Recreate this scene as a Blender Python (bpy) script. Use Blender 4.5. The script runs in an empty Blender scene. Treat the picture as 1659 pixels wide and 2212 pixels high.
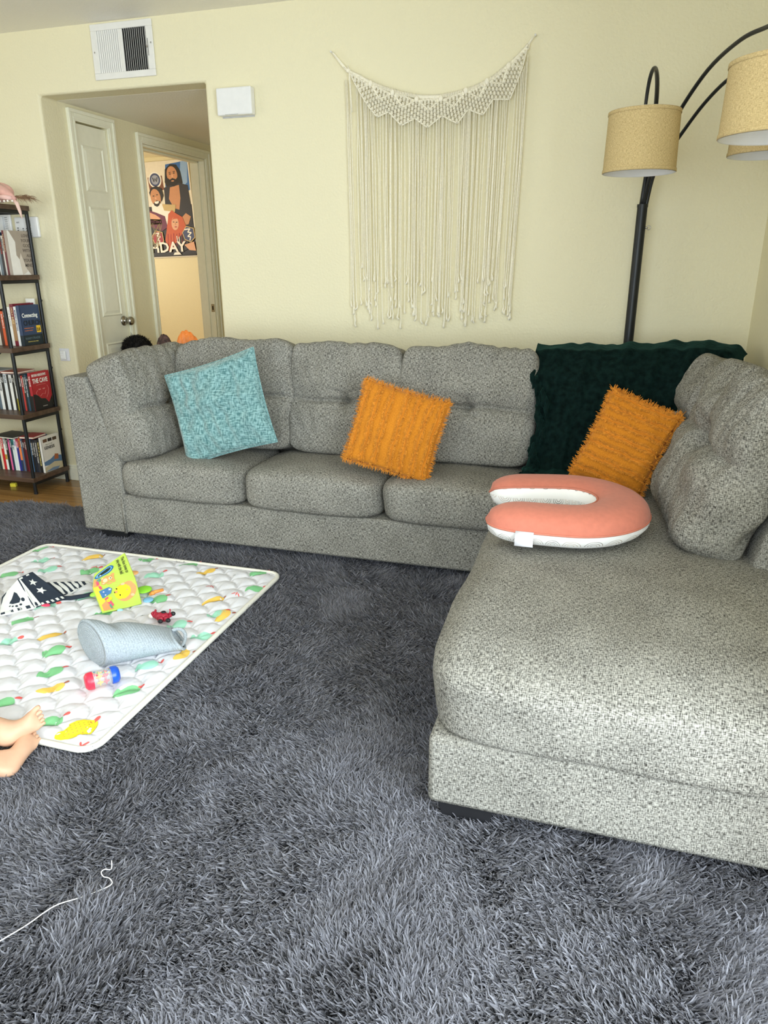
import bpy, math, random
import numpy as np
from mathutils import Matrix, Vector, Euler
random.seed(5); rng = np.random.default_rng(7)
PI = math.pi
sc = bpy.context.scene; COL = sc.collection

# ------------------------------------------------------------------ camera
cd = bpy.data.cameras.new('camera'); cam = bpy.data.objects.new('camera', cd); COL.objects.link(cam)
cd.sensor_fit = 'HORIZONTAL'; cd.sensor_width = 36.0; cd.lens = 36.0 * 1548.81 / 1659.0
cd.clip_start = 0.05; cd.clip_end = 60
yaw, pitch, roll = 0.295439, 0.333719, -0.0041437
fwd = Vector((-math.sin(yaw) * math.cos(pitch), math.cos(yaw) * math.cos(pitch), -math.sin(pitch)))
rt = Vector((math.cos(yaw), math.sin(yaw), 0)); up = rt.cross(fwd)
c_, s_ = math.cos(roll), math.sin(roll)
r2, u2 = c_ * rt + s_ * up, -s_ * rt + c_ * up
Mc = Matrix(((r2.x, u2.x, -fwd.x), (r2.y, u2.y, -fwd.y), (r2.z, u2.z, -fwd.z))).to_4x4()
Mc.translation = (0, 0, 1.29)
cam.matrix_world = Mc
sc.camera = cam

# ------------------------------------------------------------------ world, lights, exposure
w = bpy.data.worlds.new('world'); sc.world = w; w.use_nodes = True
bg = w.node_tree.nodes['Background']; bg.inputs[0].default_value = (0.75, 0.87, 1, 1); bg.inputs[1].default_value = 1.2
def area(name, loc, rot, sx, sy, power, col):
    l = bpy.data.lights.new(name, 'AREA'); l.shape = 'RECTANGLE'; l.size = sx; l.size_y = sy
    l.energy = power; l.color = col
    o = bpy.data.objects.new(name, l); COL.objects.link(o); o.location = loc; o.rotation_euler = rot
    return o
area('window_daylight', (-0.75, -1.53, 1.32), (math.radians(90), 0, 0), 2.6, 1.6, 74, (0.82, 0.93, 1.0))
area('glass_door_daylight', (1.27, -0.10, 1.20), (math.radians(90), 0, math.radians(90)), 2.0, 1.80, 160, (0.83, 0.93, 1.0))
area('side_window_daylight', (-4.50, 0.9, 1.45), (math.radians(90), 0, math.radians(-90)), 1.7, 1.3, 20, (0.98, 0.97, 0.93))
area('bedroom_daylight', (-6.12, 6.4, 1.5), (math.radians(90), 0, math.radians(-90)), 1.2, 1.2, 42, (1.0, 0.93, 0.80))
sc.view_settings.view_transform = 'Standard'; sc.view_settings.look = 'None'
sc.view_settings.exposure = 0.0; sc.view_settings.gamma = 1.0; sc.view_settings.use_curve_mapping = False
sc.cycles.max_bounces = 10; sc.cycles.diffuse_bounces = 6; sc.cycles.transparent_max_bounces = 8
sc.cycles.use_denoising = True; sc.cycles.sample_clamp_indirect = 4.0
sc.cycles.caustics_reflective = False; sc.cycles.caustics_refractive = False

# ------------------------------------------------------------------ materials
def nodes(name):
    m = bpy.data.materials.new(name); m.use_nodes = True
    return m, m.node_tree, m.node_tree.nodes['Principled BSDF']
def plain(name, col, rough=0.6, metal=0.0, var=0.06, scale=30, bump=0.0, bscale=200, sheen=0.0, coat=0.0):
    m, nt, b = nodes(name)
    b.inputs['Roughness'].default_value = rough; b.inputs['Metallic'].default_value = metal
    if sheen: b.inputs['Sheen Weight'].default_value = sheen
    if coat: b.inputs['Coat Weight'].default_value = coat
    tc = nt.nodes.new('ShaderNodeTexCoord'); n = nt.nodes.new('ShaderNodeTexNoise')
    n.inputs['Scale'].default_value = scale; nt.links.new(tc.outputs['Object'], n.inputs['Vector'])
    r = nt.nodes.new('ShaderNodeValToRGB')
    r.color_ramp.elements[0].position = .3; r.color_ramp.elements[1].position = .7
    r.color_ramp.elements[0].color = tuple(c * (1 - var) for c in col) + (1,)
    r.color_ramp.elements[1].color = tuple(min(1, c * (1 + var)) for c in col) + (1,)
    nt.links.new(n.outputs[0], r.inputs[0]); nt.links.new(r.outputs[0], b.inputs['Base Color'])
    if bump:
        n2 = nt.nodes.new('ShaderNodeTexNoise'); n2.inputs['Scale'].default_value = bscale; n2.inputs['Detail'].default_value = 4
        nt.links.new(tc.outputs['Object'], n2.inputs['Vector'])
        bp = nt.nodes.new('ShaderNodeBump'); bp.inputs['Strength'].default_value = 1.0; bp.inputs['Distance'].default_value = bump
        nt.links.new(n2.outputs[0], bp.inputs['Height']); nt.links.new(bp.outputs[0], b.inputs['Normal'])
    return m
def weave(name, dark, light, wv=(520, 90), mid=.5, wid=.16, bump=.0009, sheen=.0, low=.10, rough=.9, detail=2.0):
    """two crossing sets of streaky threads, in metres of UV"""
    m, nt, b = nodes(name); L = nt.links.new; N = nt.nodes.new
    b.inputs['Roughness'].default_value = rough
    b.inputs['Specular IOR Level'].default_value = .2
    if sheen: b.inputs['Sheen Weight'].default_value = sheen
    uv = N('ShaderNodeTexCoord'); outs = []
    for sx, sy in ((wv[1], wv[0]), (wv[0], wv[1])):
        mp = N('ShaderNodeMapping'); mp.inputs['Scale'].default_value = (sx, sy, 1); L(uv.outputs['UV'], mp.inputs[0])
        n = N('ShaderNodeTexNoise'); n.inputs['Scale'].default_value = 1; n.inputs['Detail'].default_value = detail
        n.noise_dimensions = '2D'
        L(mp.outputs[0], n.inputs['Vector']); outs.append(n.outputs[0])
    a = N('ShaderNodeMath'); a.operation = 'ADD'; L(outs[0], a.inputs[0]); L(outs[1], a.inputs[1])
    h = N('ShaderNodeMath'); h.operation = 'MULTIPLY'; h.inputs[1].default_value = .5; L(a.outputs[0], h.inputs[0])
    ln = N('ShaderNodeTexNoise'); ln.inputs['Scale'].default_value = 9; L(uv.outputs['UV'], ln.inputs['Vector'])
    lm = N('ShaderNodeMath'); lm.operation = 'MULTIPLY_ADD'; lm.inputs[1].default_value = low; lm.inputs[2].default_value = -low / 2
    L(ln.outputs[0], lm.inputs[0])
    ad = N('ShaderNodeMath'); ad.operation = 'ADD'; L(h.outputs[0], ad.inputs[0]); L(lm.outputs[0], ad.inputs[1])
    r = N('ShaderNodeValToRGB'); e = r.color_ramp.elements
    e[0].position = mid - wid; e[0].color = dark + (1,); e[1].position = mid + wid; e[1].color = light + (1,)
    L(ad.outputs[0], r.inputs[0]); L(r.outputs[0], b.inputs['Base Color'])
    bp = N('ShaderNodeBump'); bp.inputs['Distance'].default_value = bump; L(h.outputs[0], bp.inputs['Height']); L(bp.outputs[0], b.inputs['Normal'])
    return m
def wall_mat(name, col, stain=.03):
    m, nt, b = nodes(name); L = nt.links.new; N = nt.nodes.new
    b.inputs['Roughness'].default_value = .55
    tc = N('ShaderNodeTexCoord'); n = N('ShaderNodeTexNoise'); n.inputs['Scale'].default_value = 1.2; n.inputs['Detail'].default_value = 3
    L(tc.outputs['Object'], n.inputs['Vector'])
    r = N('ShaderNodeValToRGB'); r.color_ramp.elements[0].color = tuple(c * (1 - stain) for c in col) + (1,)
    r.color_ramp.elements[1].color = col + (1,); L(n.outputs[0], r.inputs[0]); L(r.outputs[0], b.inputs['Base Color'])
    n2 = N('ShaderNodeTexNoise'); n2.inputs['Scale'].default_value = 85; n2.inputs['Detail'].default_value = 3
    L(tc.outputs['Object'], n2.inputs['Vector'])
    bp = N('ShaderNodeBump'); bp.inputs['Strength'].default_value = .55; bp.inputs['Distance'].default_value = .004
    L(n2.outputs[0], bp.inputs['Height']); L(bp.outputs[0], b.inputs['Normal'])
    return m
def wood_mat(name, c1, c2, rough=.35, axis='X', plank=None):
    m, nt, b = nodes(name); L = nt.links.new; N = nt.nodes.new
    b.inputs['Roughness'].default_value = rough
    tc = N('ShaderNodeTexCoord'); mp = N('ShaderNodeMapping')
    mp.inputs['Scale'].default_value = (2.5, 38, 38) if axis == 'X' else (38, 2.5, 38)
    L(tc.outputs['Object'], mp.inputs[0]); n = N('ShaderNodeTexNoise'); n.inputs['Scale'].default_value = 1; n.inputs['Detail'].default_value = 5
    L(mp.outputs[0], n.inputs['Vector'])
    r = N('ShaderNodeValToRGB'); r.color_ramp.elements[0].position = .3; r.color_ramp.elements[1].position = .7
    r.color_ramp.elements[0].color = c1 + (1,); r.color_ramp.elements[1].color = c2 + (1,); L(n.outputs[0], r.inputs[0])
    out = r.outputs[0]
    if plank:
        br = N('ShaderNodeTexBrick'); br.inputs['Scale'].default_value = 1; br.inputs['Brick Width'].default_value = .9
        br.inputs['Row Height'].default_value = plank; br.inputs['Mortar Size'].default_value = .0015
        br.inputs['Color1'].default_value = (.7, .7, .7, 1); br.inputs['Color2'].default_value = (1.15, 1.1, 1, 1); br.inputs['Mortar'].default_value = (.25, .2, .15, 1)
        mp2 = N('ShaderNodeMapping'); mp2.inputs['Rotation'].default_value = (0, 0, 0); L(tc.outputs['Object'], mp2.inputs[0]); L(mp2.outputs[0], br.inputs['Vector'])
        mx = N('ShaderNodeMix'); mx.data_type = 'RGBA'; mx.blend_type = 'MULTIPLY'; mx.inputs[0].default_value = 1
        L(out, mx.inputs[6]); L(br.outputs[0], mx.inputs[7]); out = mx.outputs[2]
    L(out, b.inputs['Base Color'])
    return m
def glassy(name, col=(.95, .97, 1)):
    m, nt, b = nodes(name); b.inputs['Base Color'].default_value = col + (1,); b.inputs['Roughness'].default_value = .05
    b.inputs['Transmission Weight'].default_value = .0; b.inputs['Alpha'].default_value = .22
    return m

WALL = wall_mat('cream_wall_paint', (.80, .742, .525))
WALLB = wall_mat('warm_wall_paint', (.80, .725, .47))
CEIL = wall_mat('ceiling_paint', (.88, .85, .77))
TRIM = plain('white_trim_paint', (.85, .84, .70), .4, var=.02)
FLOORM = wood_mat('honey_oak_floor', (.30, .16, .055), (.44, .26, .10), .22, 'X', .085)
TWEED = weave('grey_tweed', (.045, .042, .036), (.40, .388, .345), (500, 95), .5, .135, bump=.0007)
TEAL = weave('teal_chenille', (.065, .165, .17), (.27, .45, .455), (170, 45), .5, .13, sheen=.4)
MUST = weave('mustard_cotton', (.50, .165, .010), (.66, .25, .020), (400, 120), .5, .2, sheen=.1)
MUSTF = plain('mustard_fringe_thread', (.58, .215, .016), .9, var=.25, scale=90)
BURLAP = weave('burlap', (.40, .29, .13), (.70, .55, .29), (800, 130), .5, .17, low=.06, bump=.0003)
VELV = plain('dark_green_velvet', (.003, .010, .009), .9, var=.5, scale=45, bump=.003, bscale=70, sheen=.07); VELV.node_tree.nodes['Principled BSDF'].inputs['Specular IOR Level'].default_value = .05; VELV.node_tree.nodes['Principled BSDF'].inputs['Sheen Tint'].default_value = (.25, .9, .75, 1)
BLACK = plain('black_metal', (.012, .014, .016), .4, .3)
BLACKP = plain('black_plastic_foot', (.012, .012, .014), .5)
DARKWOOD = wood_mat('dark_walnut_board', (.055, .030, .020), (.13, .078, .052), .45, 'X')
WHITE = plain('white_plastic', (.80, .80, .80), .35, var=.02)
SHADEIN = plain('white_shade_lining', (.82, .82, .84), .6, var=.02)
VENTW = plain('white_vent_enamel', (.78, .77, .74), .4, var=.02)
DARKV = plain('dark_duct', (.01, .01, .01), .8)
CORD = plain('cotton_cord', (.90, .85, .70), .9, var=.06, scale=120, bump=.0008, bscale=600)
CORAL = plain('coral_cotton', (.56, .175, .115), .85, var=.05, scale=60, bump=.0003, bscale=900, sheen=.15)
PIPE = plain('coral_piping', (.54, .18, .12), .7)
STEEL = plain('brushed_nickel', (.42, .40, .36), .28, 1.0)
SKIN = plain('skin', (.60, .36, .235), .55, var=.06, scale=25)
SKIN.node_tree.nodes['Principled BSDF'].inputs['Subsurface Weight'].default_value = .12
SKIN.node_tree.nodes['Principled BSDF'].inputs['Subsurface Radius'].default_value = (.01, .004, .002)
SKIND = plain('brown_skin', (.22, .11, .06), .55)
HAIR = plain('black_curly_hair', (.010, .008, .007), .8, var=.5)
ROPE = plain('pale_blue_rope', (.38, .43, .47), .9, var=.2, scale=260, bump=.0015, bscale=500)
MATW = plain('white_quilted_cotton', (.70, .70, .73), .8, var=.015, scale=8, bump=.0012, bscale=45)
BIND = plain('cream_binding', (.78, .76, .68), .8, var=.02)
def col(name, c, rough=.6, **k): return plain(name, c, rough, **k)
_cc = {}
def cm(hexs, rough=.6, tag='paint'):
    """solid colour material from an sRGB hex string"""
    k = (hexs, rough)
    if k not in _cc:
        c = [int(hexs[i:i + 2], 16) / 255 for i in (0, 2, 4)]
        c = tuple(x / 12.92 if x <= .04045 else ((x + .055) / 1.055) ** 2.4 for x in c)
        _cc[k] = plain(tag + '_' + hexs, c, rough, var=.03)
    return _cc[k]

# ------------------------------------------------------------------ mesh builder
class MB:
    def __init__(s): s.v = []; s.f = []; s.m = []; s.M = Matrix.Identity(4); s.mi = 0
    def add(s, vs, fs, mi=None):
        o = len(s.v); A = np.array(s.M); V = np.asarray(vs, float)
        V = V @ A[:3, :3].T + A[:3, 3]
        s.v.extend(map(tuple, V)); s.f.extend(tuple(i + o for i in f) for f in fs)
        s.m.extend([s.mi if mi is None else mi] * len(fs))
        return s
    def box(s, x0, x1, y0, y1, z0, z1, mi=None):
        v = [(x, y, z) for z in (z0, z1) for y in (y0, y1) for x in (x0, x1)]
        return s.add(v, [(0, 2, 3, 1), (4, 5, 7, 6), (0, 1, 5, 4), (2, 6, 7, 3), (0, 4, 6, 2), (1, 3, 7, 5)], mi)
    def hexa(s, b4, t4, mi=None):
        return s.add(list(b4) + list(t4), [(3, 2, 1, 0), (4, 5, 6, 7), (0, 1, 5, 4), (1, 2, 6, 5), (2, 3, 7, 6), (3, 0, 4, 7)], mi)
    def prism(s, poly, a0, a1, axis='y', mi=None):
        """poly in the plane across `axis`, counter order kept"""
        def P(p, a): return {'y': (p[0], a, p[1]), 'z': (p[0], p[1], a), 'x': (a, p[0], p[1])}[axis]
        n = len(poly); v = [P(p, a0) for p in poly] + [P(p, a1) for p in poly]
        return s.add(v, [tuple(range(n)), tuple(range(2 * n - 1, n - 1, -1))] + [(i, i + n, (i + 1) % n + n, (i + 1) % n) for i in range(n)], mi)
    def tube(s, pts, r, n=8, mi=None, caps=True, flat=1.0):
        P = [Vector(p) for p in pts]; R = r if hasattr(r, '__len__') else [r] * len(P)
        vs = []; t0 = (P[1] - P[0]).normalized(); a = t0.orthogonal().normalized()
        for i, p in enumerate(P):
            t = (P[min(i + 1, len(P) - 1)] - P[max(i - 1, 0)]).normalized()
            a = (a - t * a.dot(t)).normalized(); b = t.cross(a)
            for k in range(n):
                an = 2 * PI * k / n; vs.append(p + (a * math.cos(an) + b * math.sin(an) * flat) * R[i])
        fs = [(i * n + k, i * n + (k + 1) % n, (i + 1) * n + (k + 1) % n, (i + 1) * n + k) for i in range(len(P) - 1) for k in range(n)]
        if caps: fs += [tuple(range(n - 1, -1, -1)), tuple(range((len(P) - 1) * n, len(P) * n))]
        return s.add([tuple(q) for q in vs], fs, mi)
    def lathe(s, prof, n=32, mi=None, closed=False):
        vs = [(r * math.cos(2 * PI * k / n), r * math.sin(2 * PI * k / n), z) for r, z in prof for k in range(n)]
        m = len(prof); rng_ = range(m if closed else m - 1)
        return s.add(vs, [(i * n + k, i * n + (k + 1) % n, ((i + 1) % m) * n + (k + 1) % n, ((i + 1) % m) * n + k) for i in rng_ for k in range(n)], mi)
    def ball(s, c, r, n=12, mi=None):
        r = r if hasattr(r, '__len__') else (r, r, r); vs = []; fs = []
        for i in range(n + 1):
            th = PI * i / n
            for k in range(2 * n):
                ph = PI * k / n; vs.append((c[0] + r[0] * math.sin(th) * math.cos(ph), c[1] + r[1] * math.sin(th) * math.sin(ph), c[2] + r[2] * math.cos(th)))
        m = 2 * n
        for i in range(n):
            for k in range(m): fs.append((i * m + k, (i + 1) * m + k, (i + 1) * m + (k + 1) % m, i * m + (k + 1) % m))
        return s.add(vs, fs, mi)
    def grid(s, P, mi=None):
        P = np.asarray(P); a, b = P.shape[:2]
        return s.add(P.reshape(-1, 3), [(i * b + j, (i + 1) * b + j, (i + 1) * b + j + 1, i * b + j + 1) for i in range(a - 1) for j in range(b - 1)], mi)
    def poly(s, pts, mi=None): return s.add(pts, [tuple(range(len(pts)))], mi)
    def text(s, txt, size, M, mi=None, sx=1.0, bold=0.0, depth=.0004, align='LEFT'):
        cu = bpy.data.curves.new('t', 'FONT'); cu.body = txt; cu.size = size; cu.align_x = align; cu.offset = bold; cu.extrude = depth
        cu.resolution_u = 2
        o = bpy.data.objects.new('t', cu); COL.objects.link(o); me = bpy.data.meshes.new_from_object(o)
        sv = s.M; s.M = sv @ M @ Matrix.Diagonal((sx, 1, 1, 1))
        s.add([tuple(v.co) for v in me.vertices] or [(0, 0, 0)], [tuple(p.vertices) for p in me.polygons], mi); s.M = sv
        bpy.data.objects.remove(o); bpy.data.meshes.remove(me); bpy.data.curves.remove(cu)
        return s
    def build(s, name, mats, parent=None, smooth=True, uv=False, angle=None, bevel=0, seg=2, sub=0):
        me = bpy.data.meshes.new(name); me.from_pydata(s.v, [], s.f)
        for m in (mats if isinstance(mats, (list, tuple)) else [mats]): me.materials.append(m)
        me.polygons.foreach_set('material_index', s.m)
        if smooth: me.polygons.foreach_set('use_smooth', [True] * len(s.f))
        me.update()
        if uv: box_uv(me)
        o = bpy.data.objects.new(name, me); COL.objects.link(o)
        if parent: o.parent = parent
        if smooth and angle:
            try: me.set_sharp_from_angle(angle=math.radians(angle))
            except Exception: pass
        if bevel:
            b = o.modifiers.new('bevel', 'BEVEL'); b.width = bevel; b.segments = seg; b.limit_method = 'ANGLE'; b.angle_limit = math.radians(40)
        if sub:
            b = o.modifiers.new('subdivision', 'SUBSURF'); b.levels = sub; b.render_levels = sub
        return o
def box_uv(me):
    nl = len(me.loops); co = np.empty(len(me.vertices) * 3); me.vertices.foreach_get('co', co); co = co.reshape(-1, 3)
    li = np.empty(nl, int); me.loops.foreach_get('vertex_index', li)
    nr = np.empty(len(me.polygons) * 3); me.polygons.foreach_get('normal', nr); nr = np.abs(nr.reshape(-1, 3))
    tot = np.empty(len(me.polygons), int); me.polygons.foreach_get('loop_total', tot)
    ax = np.repeat(np.argmax(nr + [0, .12, 0], axis=1), tot); P = co[li]
    uv = np.where((ax == 0)[:, None], P[:, [1, 2]], np.where((ax == 1)[:, None], P[:, [0, 2]], P[:, [0, 1]]))
    l = me.uv_layers.new(name='UVMap'); l.data.foreach_set('uv', uv.ravel())
def empty(name, loc, rz=0):
    o = bpy.data.objects.new(name, None); COL.objects.link(o); o.location = loc; o.rotation_euler = (0, 0, rz); o.empty_display_size = .05
    return o
def tag(o, label, cat, group=None, kind=None):
    o['label'] = label; o['category'] = cat
    if group: o['group'] = group
    if kind: o['kind'] = kind
    return o
def struct(o): o['kind'] = 'structure'; return o
def nz(x, y, z=0, seed=0, f=1.0):
    """cheap smooth pseudo noise, about -1..1"""
    r = np.random.default_rng(seed); t = 0
    for k in range(7):
        d = r.normal(size=3); d /= np.linalg.norm(d); fr = f * r.uniform(.7, 1.6)
        t = t + np.sin((x * d[0] + y * d[1] + z * d[2]) * fr * 6.28 + r.uniform(0, 6.28))
    return t / 3.2
def R3(rx=0, ry=0, rz=0): return Euler((rx, ry, rz)).to_matrix().to_4x4()
T = Matrix.Translation

def cushion(W, H, D, n=34, ex=7, puff=.03, tufts=(), seams=(), wr=.004, seed=1, top=0.0, front=-1):
    """rounded block, local x = width, z = height (0 at bottom), -y = front. tufts: (u, v, depth, radius, crease)"""
    idx = {}; V = []; F = []
    def vid(p):
        k = tuple(np.round(p, 5))
        if k not in idx: idx[k] = len(V); V.append(p)
        return idx[k]
    g = np.linspace(-1, 1, n + 1); m = max(6, int(n * .4)); gd = np.linspace(-1, 1, m + 1)
    for ax in range(3):
        A, B = [(1, 2), (2, 0), (0, 1)][ax]
        ga, gb = (gd if A == 1 else g), (gd if B == 1 else g)
        for sg in (-1, 1):
            for i in range(len(ga) - 1):
                for j in range(len(gb) - 1):
                    q = []
                    for a, b in ((ga[i], gb[j]), (ga[i + 1], gb[j]), (ga[i + 1], gb[j + 1]), (ga[i], gb[j + 1])):
                        p = [0, 0, 0]; p[ax] = sg; p[A] = a; p[B] = b; q.append(vid(tuple(p)))
                    F.append(tuple(q if sg > 0 else q[::-1]))
    P = np.array(V, float)
    nr = (np.abs(P) ** ex).sum(1) ** (1 / ex); Q = P / nr[:, None]
    u, d, v = Q[:, 0], Q[:, 1], Q[:, 2]
    fr = np.clip(-d, 0, 1) if front < 0 else np.abs(d)
    X = u * W / 2; Y = d * D / 2; Z = v * H / 2
    face = np.abs(d)
    Y = Y + np.sign(d) * face * puff * np.clip(1 - u ** 2, 0, 1) ** .7 * np.clip(1 - v ** 2, 0, 1) ** .7
    Z = Z + top * np.clip(v, 0, 1) * (1 - u ** 2) * 1.0
    for (tu, tv, dp, rad, crease) in tufts:
        dx, dz = X - tu * W / 2, Z - tv * H / 2
        Y += fr * dp * np.exp(-(dx ** 2 + dz ** 2) / rad ** 2)
        if crease: dz2 = dz + .010 * np.sin(dx * 14 + seed) * np.abs(dx) * 4; Y += fr * crease * np.exp(-(dz2 / .0085) ** 2) * np.exp(-(dx / (W * .46)) ** 4) + fr * crease * .9 * np.exp(-(dz2 / .045) ** 2) + fr * crease * .35 * np.exp(-((np.abs(dz2) - .03 - np.abs(dx) * .25) / .010) ** 2) * np.exp(-(dx / .12) ** 2)
    for su in seams: Y += fr * .006 * np.exp(-((X - su * W / 2) / .007) ** 2)
    w = nz(X, Y * .6, Z * 1.3, seed, 3.5) * wr + nz(X * 2.5, Y, Z * .8, seed + 9, 8) * wr * .35
    Y += np.sign(d) * w; Z += np.clip(v, 0, 1) * w * 1.2; X += u * w
    return np.stack([X, Y, Z + H / 2], 1), F

def add_cushion(mb, M, **k):
    V, F = cushion(**k); sv = mb.M; mb.M = sv @ M; mb.add(V, F); mb.M = sv; return mb

# ================================================================== SETTING
YW = 3.614; XR = .605; ZC = 2.44
mb = MB(); mb.box(-7, 1.45, -1.7, 8.1, -.1, 0); struct(mb.build('floor', FLOORM, smooth=False))
mb = MB(); mb.box(-4.7, 1.45, -1.7, YW + .02, ZC, ZC + .1); struct(mb.build('ceiling', CEIL, smooth=False))
mb = MB()
mb.prism([(-4.7, -.001), (-3.01, -.001), (-3.01, 2.14), (-2.018, 2.14), (-2.018, -.001), (XR + .1, -.001), (XR + .1, ZC + .05), (-4.7, ZC + .05)], YW, YW + .14, 'y')
struct(mb.build('wall_back', WALL, smooth=False, bevel=.014, seg=4))
mb = MB(); mb.box(XR, XR + .12, 1.15, YW, -.05, ZC + .05); struct(mb.build('wall_right', WALL, smooth=False))
mb = MB(); mb.box(XR + .12, 1.45, 1.15, 1.27, -.05, ZC + .05); struct(mb.build('wall_dining_back', WALL, smooth=False))
mb = MB()
for a in ((-1.7, -1.12, 0, ZC), (.92, 1.15, 0, ZC), (-1.12, .92, 2.12, ZC)): mb.box(1.30, 1.42, a[0], a[1], a[2], a[3])
struct(mb.build('wall_dining_right', WALL, smooth=False))
mb = MB()   # left wall with a window
for a in ((-1.7, .05, 0, ZC), (1.75, YW, 0, ZC), (.05, 1.75, 0, .8), (.05, 1.75, 2.1, ZC)): mb.box(-4.7, -4.58, a[0], a[1], a[2], a[3])
struct(mb.build('wall_left', WALL, smooth=False))
mb = MB()   # wall behind the viewer with a wide window
for a in ((-4.7, -2.1, 0, ZC), (.6, 1.42, 0, ZC), (-2.1, .6, 0, .12), (-2.1, .6, 2.12, ZC)): mb.box(a[0], a[1], -1.72, -1.6, a[2], a[3])
struct(mb.build('wall_front', WALL, smooth=False))
# hallway and bedroom beyond
HX = -3.01
mb = MB()
mb.prism([(YW + .13, 0), (3.868, 0), (3.868, 2.065), (4.160, 2.065), (4.160, 0), (4.505, 0), (4.505, 2.035), (5.30, 2.035), (5.30, 0), (5.60, 0), (5.60, ZC), (YW + .13, ZC)], HX - .12, HX, 'x')
struct(mb.build('wall_hall_left', WALL, smooth=False))
mb = MB(); mb.box(HX - .12, -2.0, 5.474, 5.6, 0, 2.3); struct(mb.build('wall_hall_end', WALL, smooth=False))
mb = MB(); mb.box(-2.018, -1.9, YW + .13, 5.6, 0, 2.3); struct(mb.build('wall_hall_right', WALL, smooth=False))
mb = MB(); mb.box(HX - .0, -2.0, YW + .13, 5.5, 2.14, 2.2); struct(mb.build('ceiling_hall', CEIL, smooth=False))
mb = MB(); mb.box(-6.3, -3.0, 7.88, 8.0, 0, 2.5); struct(mb.build('wall_bedroom_back', WALLB, smooth=False))
mb = MB(); mb.box(-6.3, -6.18, 5.0, 8.0, 0, 2.5); mb.box(-6.3, -3.13, 4.3, 4.42, 0, 2.5); struct(mb.build('wall_bedroom_left', WALLB, smooth=False))
mb = MB(); mb.box(-3.13, -3.01, 5.6, 8.0, 0, 2.5); struct(mb.build('wall_bedroom_right', WALLB, smooth=False))
mb = MB(); mb.box(-6.3, -3.0, 4.3, 8.0, ZC, ZC + .08); struct(mb.build('ceiling_bedroom', WALLB, smooth=False))
mb = MB(); mb.box(HX - .9, HX - .12, 3.74, 3.8, 0, 2.2); mb.box(HX - .9, HX - .12, 4.22, 4.28, 0, 2.2); mb.box(HX - .9, HX - .85, 3.8, 4.22, 0, 2.2)
struct(mb.build('wall_closet', WALL, smooth=False))
# baseboards
def base(name, x0, x1, y0, y1):
    mb = MB(); mb.box(x0, x1, y0, y1, 0, .085)
    if x1 - x0 > y1 - y0: mb.box(x0, x1, y0 + .004, y1, .085, .10)
    else: mb.box(x0 + .0, x1 - .004, y0, y1, .085, .10)
    struct(mb.build(name, TRIM, smooth=False, bevel=.003))
base('baseboard_left', -4.58, -3.03, YW - .014, YW); base('baseboard_back', -2.0, XR, YW - .014, YW)
# casings (trim around the hall doors)
def casing(name, ya, yb, zt, wid=.058):
    mb = MB(); x = HX
    for (a, b, c, d) in ((ya - wid, ya, 0, zt + wid), (yb, yb + wid, 0, zt + wid), (ya, yb, zt, zt + wid)):
        mb.box(x, x + .012, a, b, c, d)
    for (a, b, c, d) in ((ya - wid - .0005, ya - wid + .018, 0, zt + wid - .018), (yb + wid - .018, yb + wid + .0005, 0, zt + wid - .018), (ya - wid - .0005, yb + wid + .0005, zt + wid - .018, zt + wid + .0005)):
        mb.box(x + .012, x + .021, a, b, c, d)
    for (a, b, c, d) in ((ya - .02, ya - .008, 0, zt + .008), (yb + .008, yb + .02, 0, zt + .008), (ya - .02, yb + .02, zt + .008, zt + .02)):
        mb.box(x + .012, x + .016, a, b, c, d)
    struct(mb.build(name, TRIM, smooth=False, bevel=.003))
casing('trim_1', 3.868, 4.160, 2.062); casing('trim_2', 4.505, 5.30, 2.032)
mb = MB(); mb.box(HX - .12, HX, 4.505, 4.52, 0, 2.032); mb.box(HX - .12, HX, 5.285, 5.30, 0, 2.032); mb.box(HX - .12, HX, 4.52, 5.285, 2.017, 2.032)
mb.box(HX - .085, HX - .045, 4.52, 4.532, 0, 2.017); mb.box(HX - .085, HX - .045, 5.273, 5.285, 0, 2.017); mb.box(HX - .085, HX - .045, 4.52, 5.285, 2.005, 2.017)
jm = struct(mb.build('trim_3', TRIM, smooth=False, bevel=.002))
sp = MB(); sp.box(HX - .03, HX - .002, 5.2835, 5.2855, .93, .99); sp.box(HX - .022, HX - .012, 5.2825, 5.284, .945, .975, 1)
sp.build('strike_plate', [STEEL, DARKV], jm, smooth=False)
# narrow closet door with raised panels
dr = struct(empty('door_1', (HX - .045, 3.872, 0)))
mb = MB(); mb.box(0, .035, 0, .284, .01, 2.055)
def dpanel(z0, z1):
    a0, a1 = .045, .239
    fr = [(a0, z0), (a1, z0), (a1, z1), (a0, z1)]; g = .016
    i1 = [(a0 + g, z0 + g), (a1 - g, z0 + g), (a1 - g, z1 - g), (a0 + g, z1 - g)]
    # moulded frame ridge
    for k in range(4):
        p, q, r_, s2 = fr[k], fr[(k + 1) % 4], i1[(k + 1) % 4], i1[k]
        mm = [((p[0] + s2[0]) / 2, (p[1] + s2[1]) / 2), ((q[0] + r_[0]) / 2, (q[1] + r_[1]) / 2)]
        mb.add([(.035, *p), (.035, *q), (.0415, *mm[1]), (.0415, *mm[0]), (.0355, *r_), (.0355, *s2)], [(0, 1, 2, 3), (3, 2, 4, 5)])
    h = .034
    i2 = [(a0 + h, z0 + h), (a1 - h, z0 + h), (a1 - h, z1 - h), (a0 + h, z1 - h)]
    for k in range(4):
        p, q, r_, s2 = i1[k], i1[(k + 1) % 4], i2[(k + 1) % 4], i2[k]
        mb.add([(.0355, *p), (.0355, *q), (.040, *r_), (.040, *s2)], [(0, 1, 2, 3)])
    mb.poly([(.040, *p) for p in i2])
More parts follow.
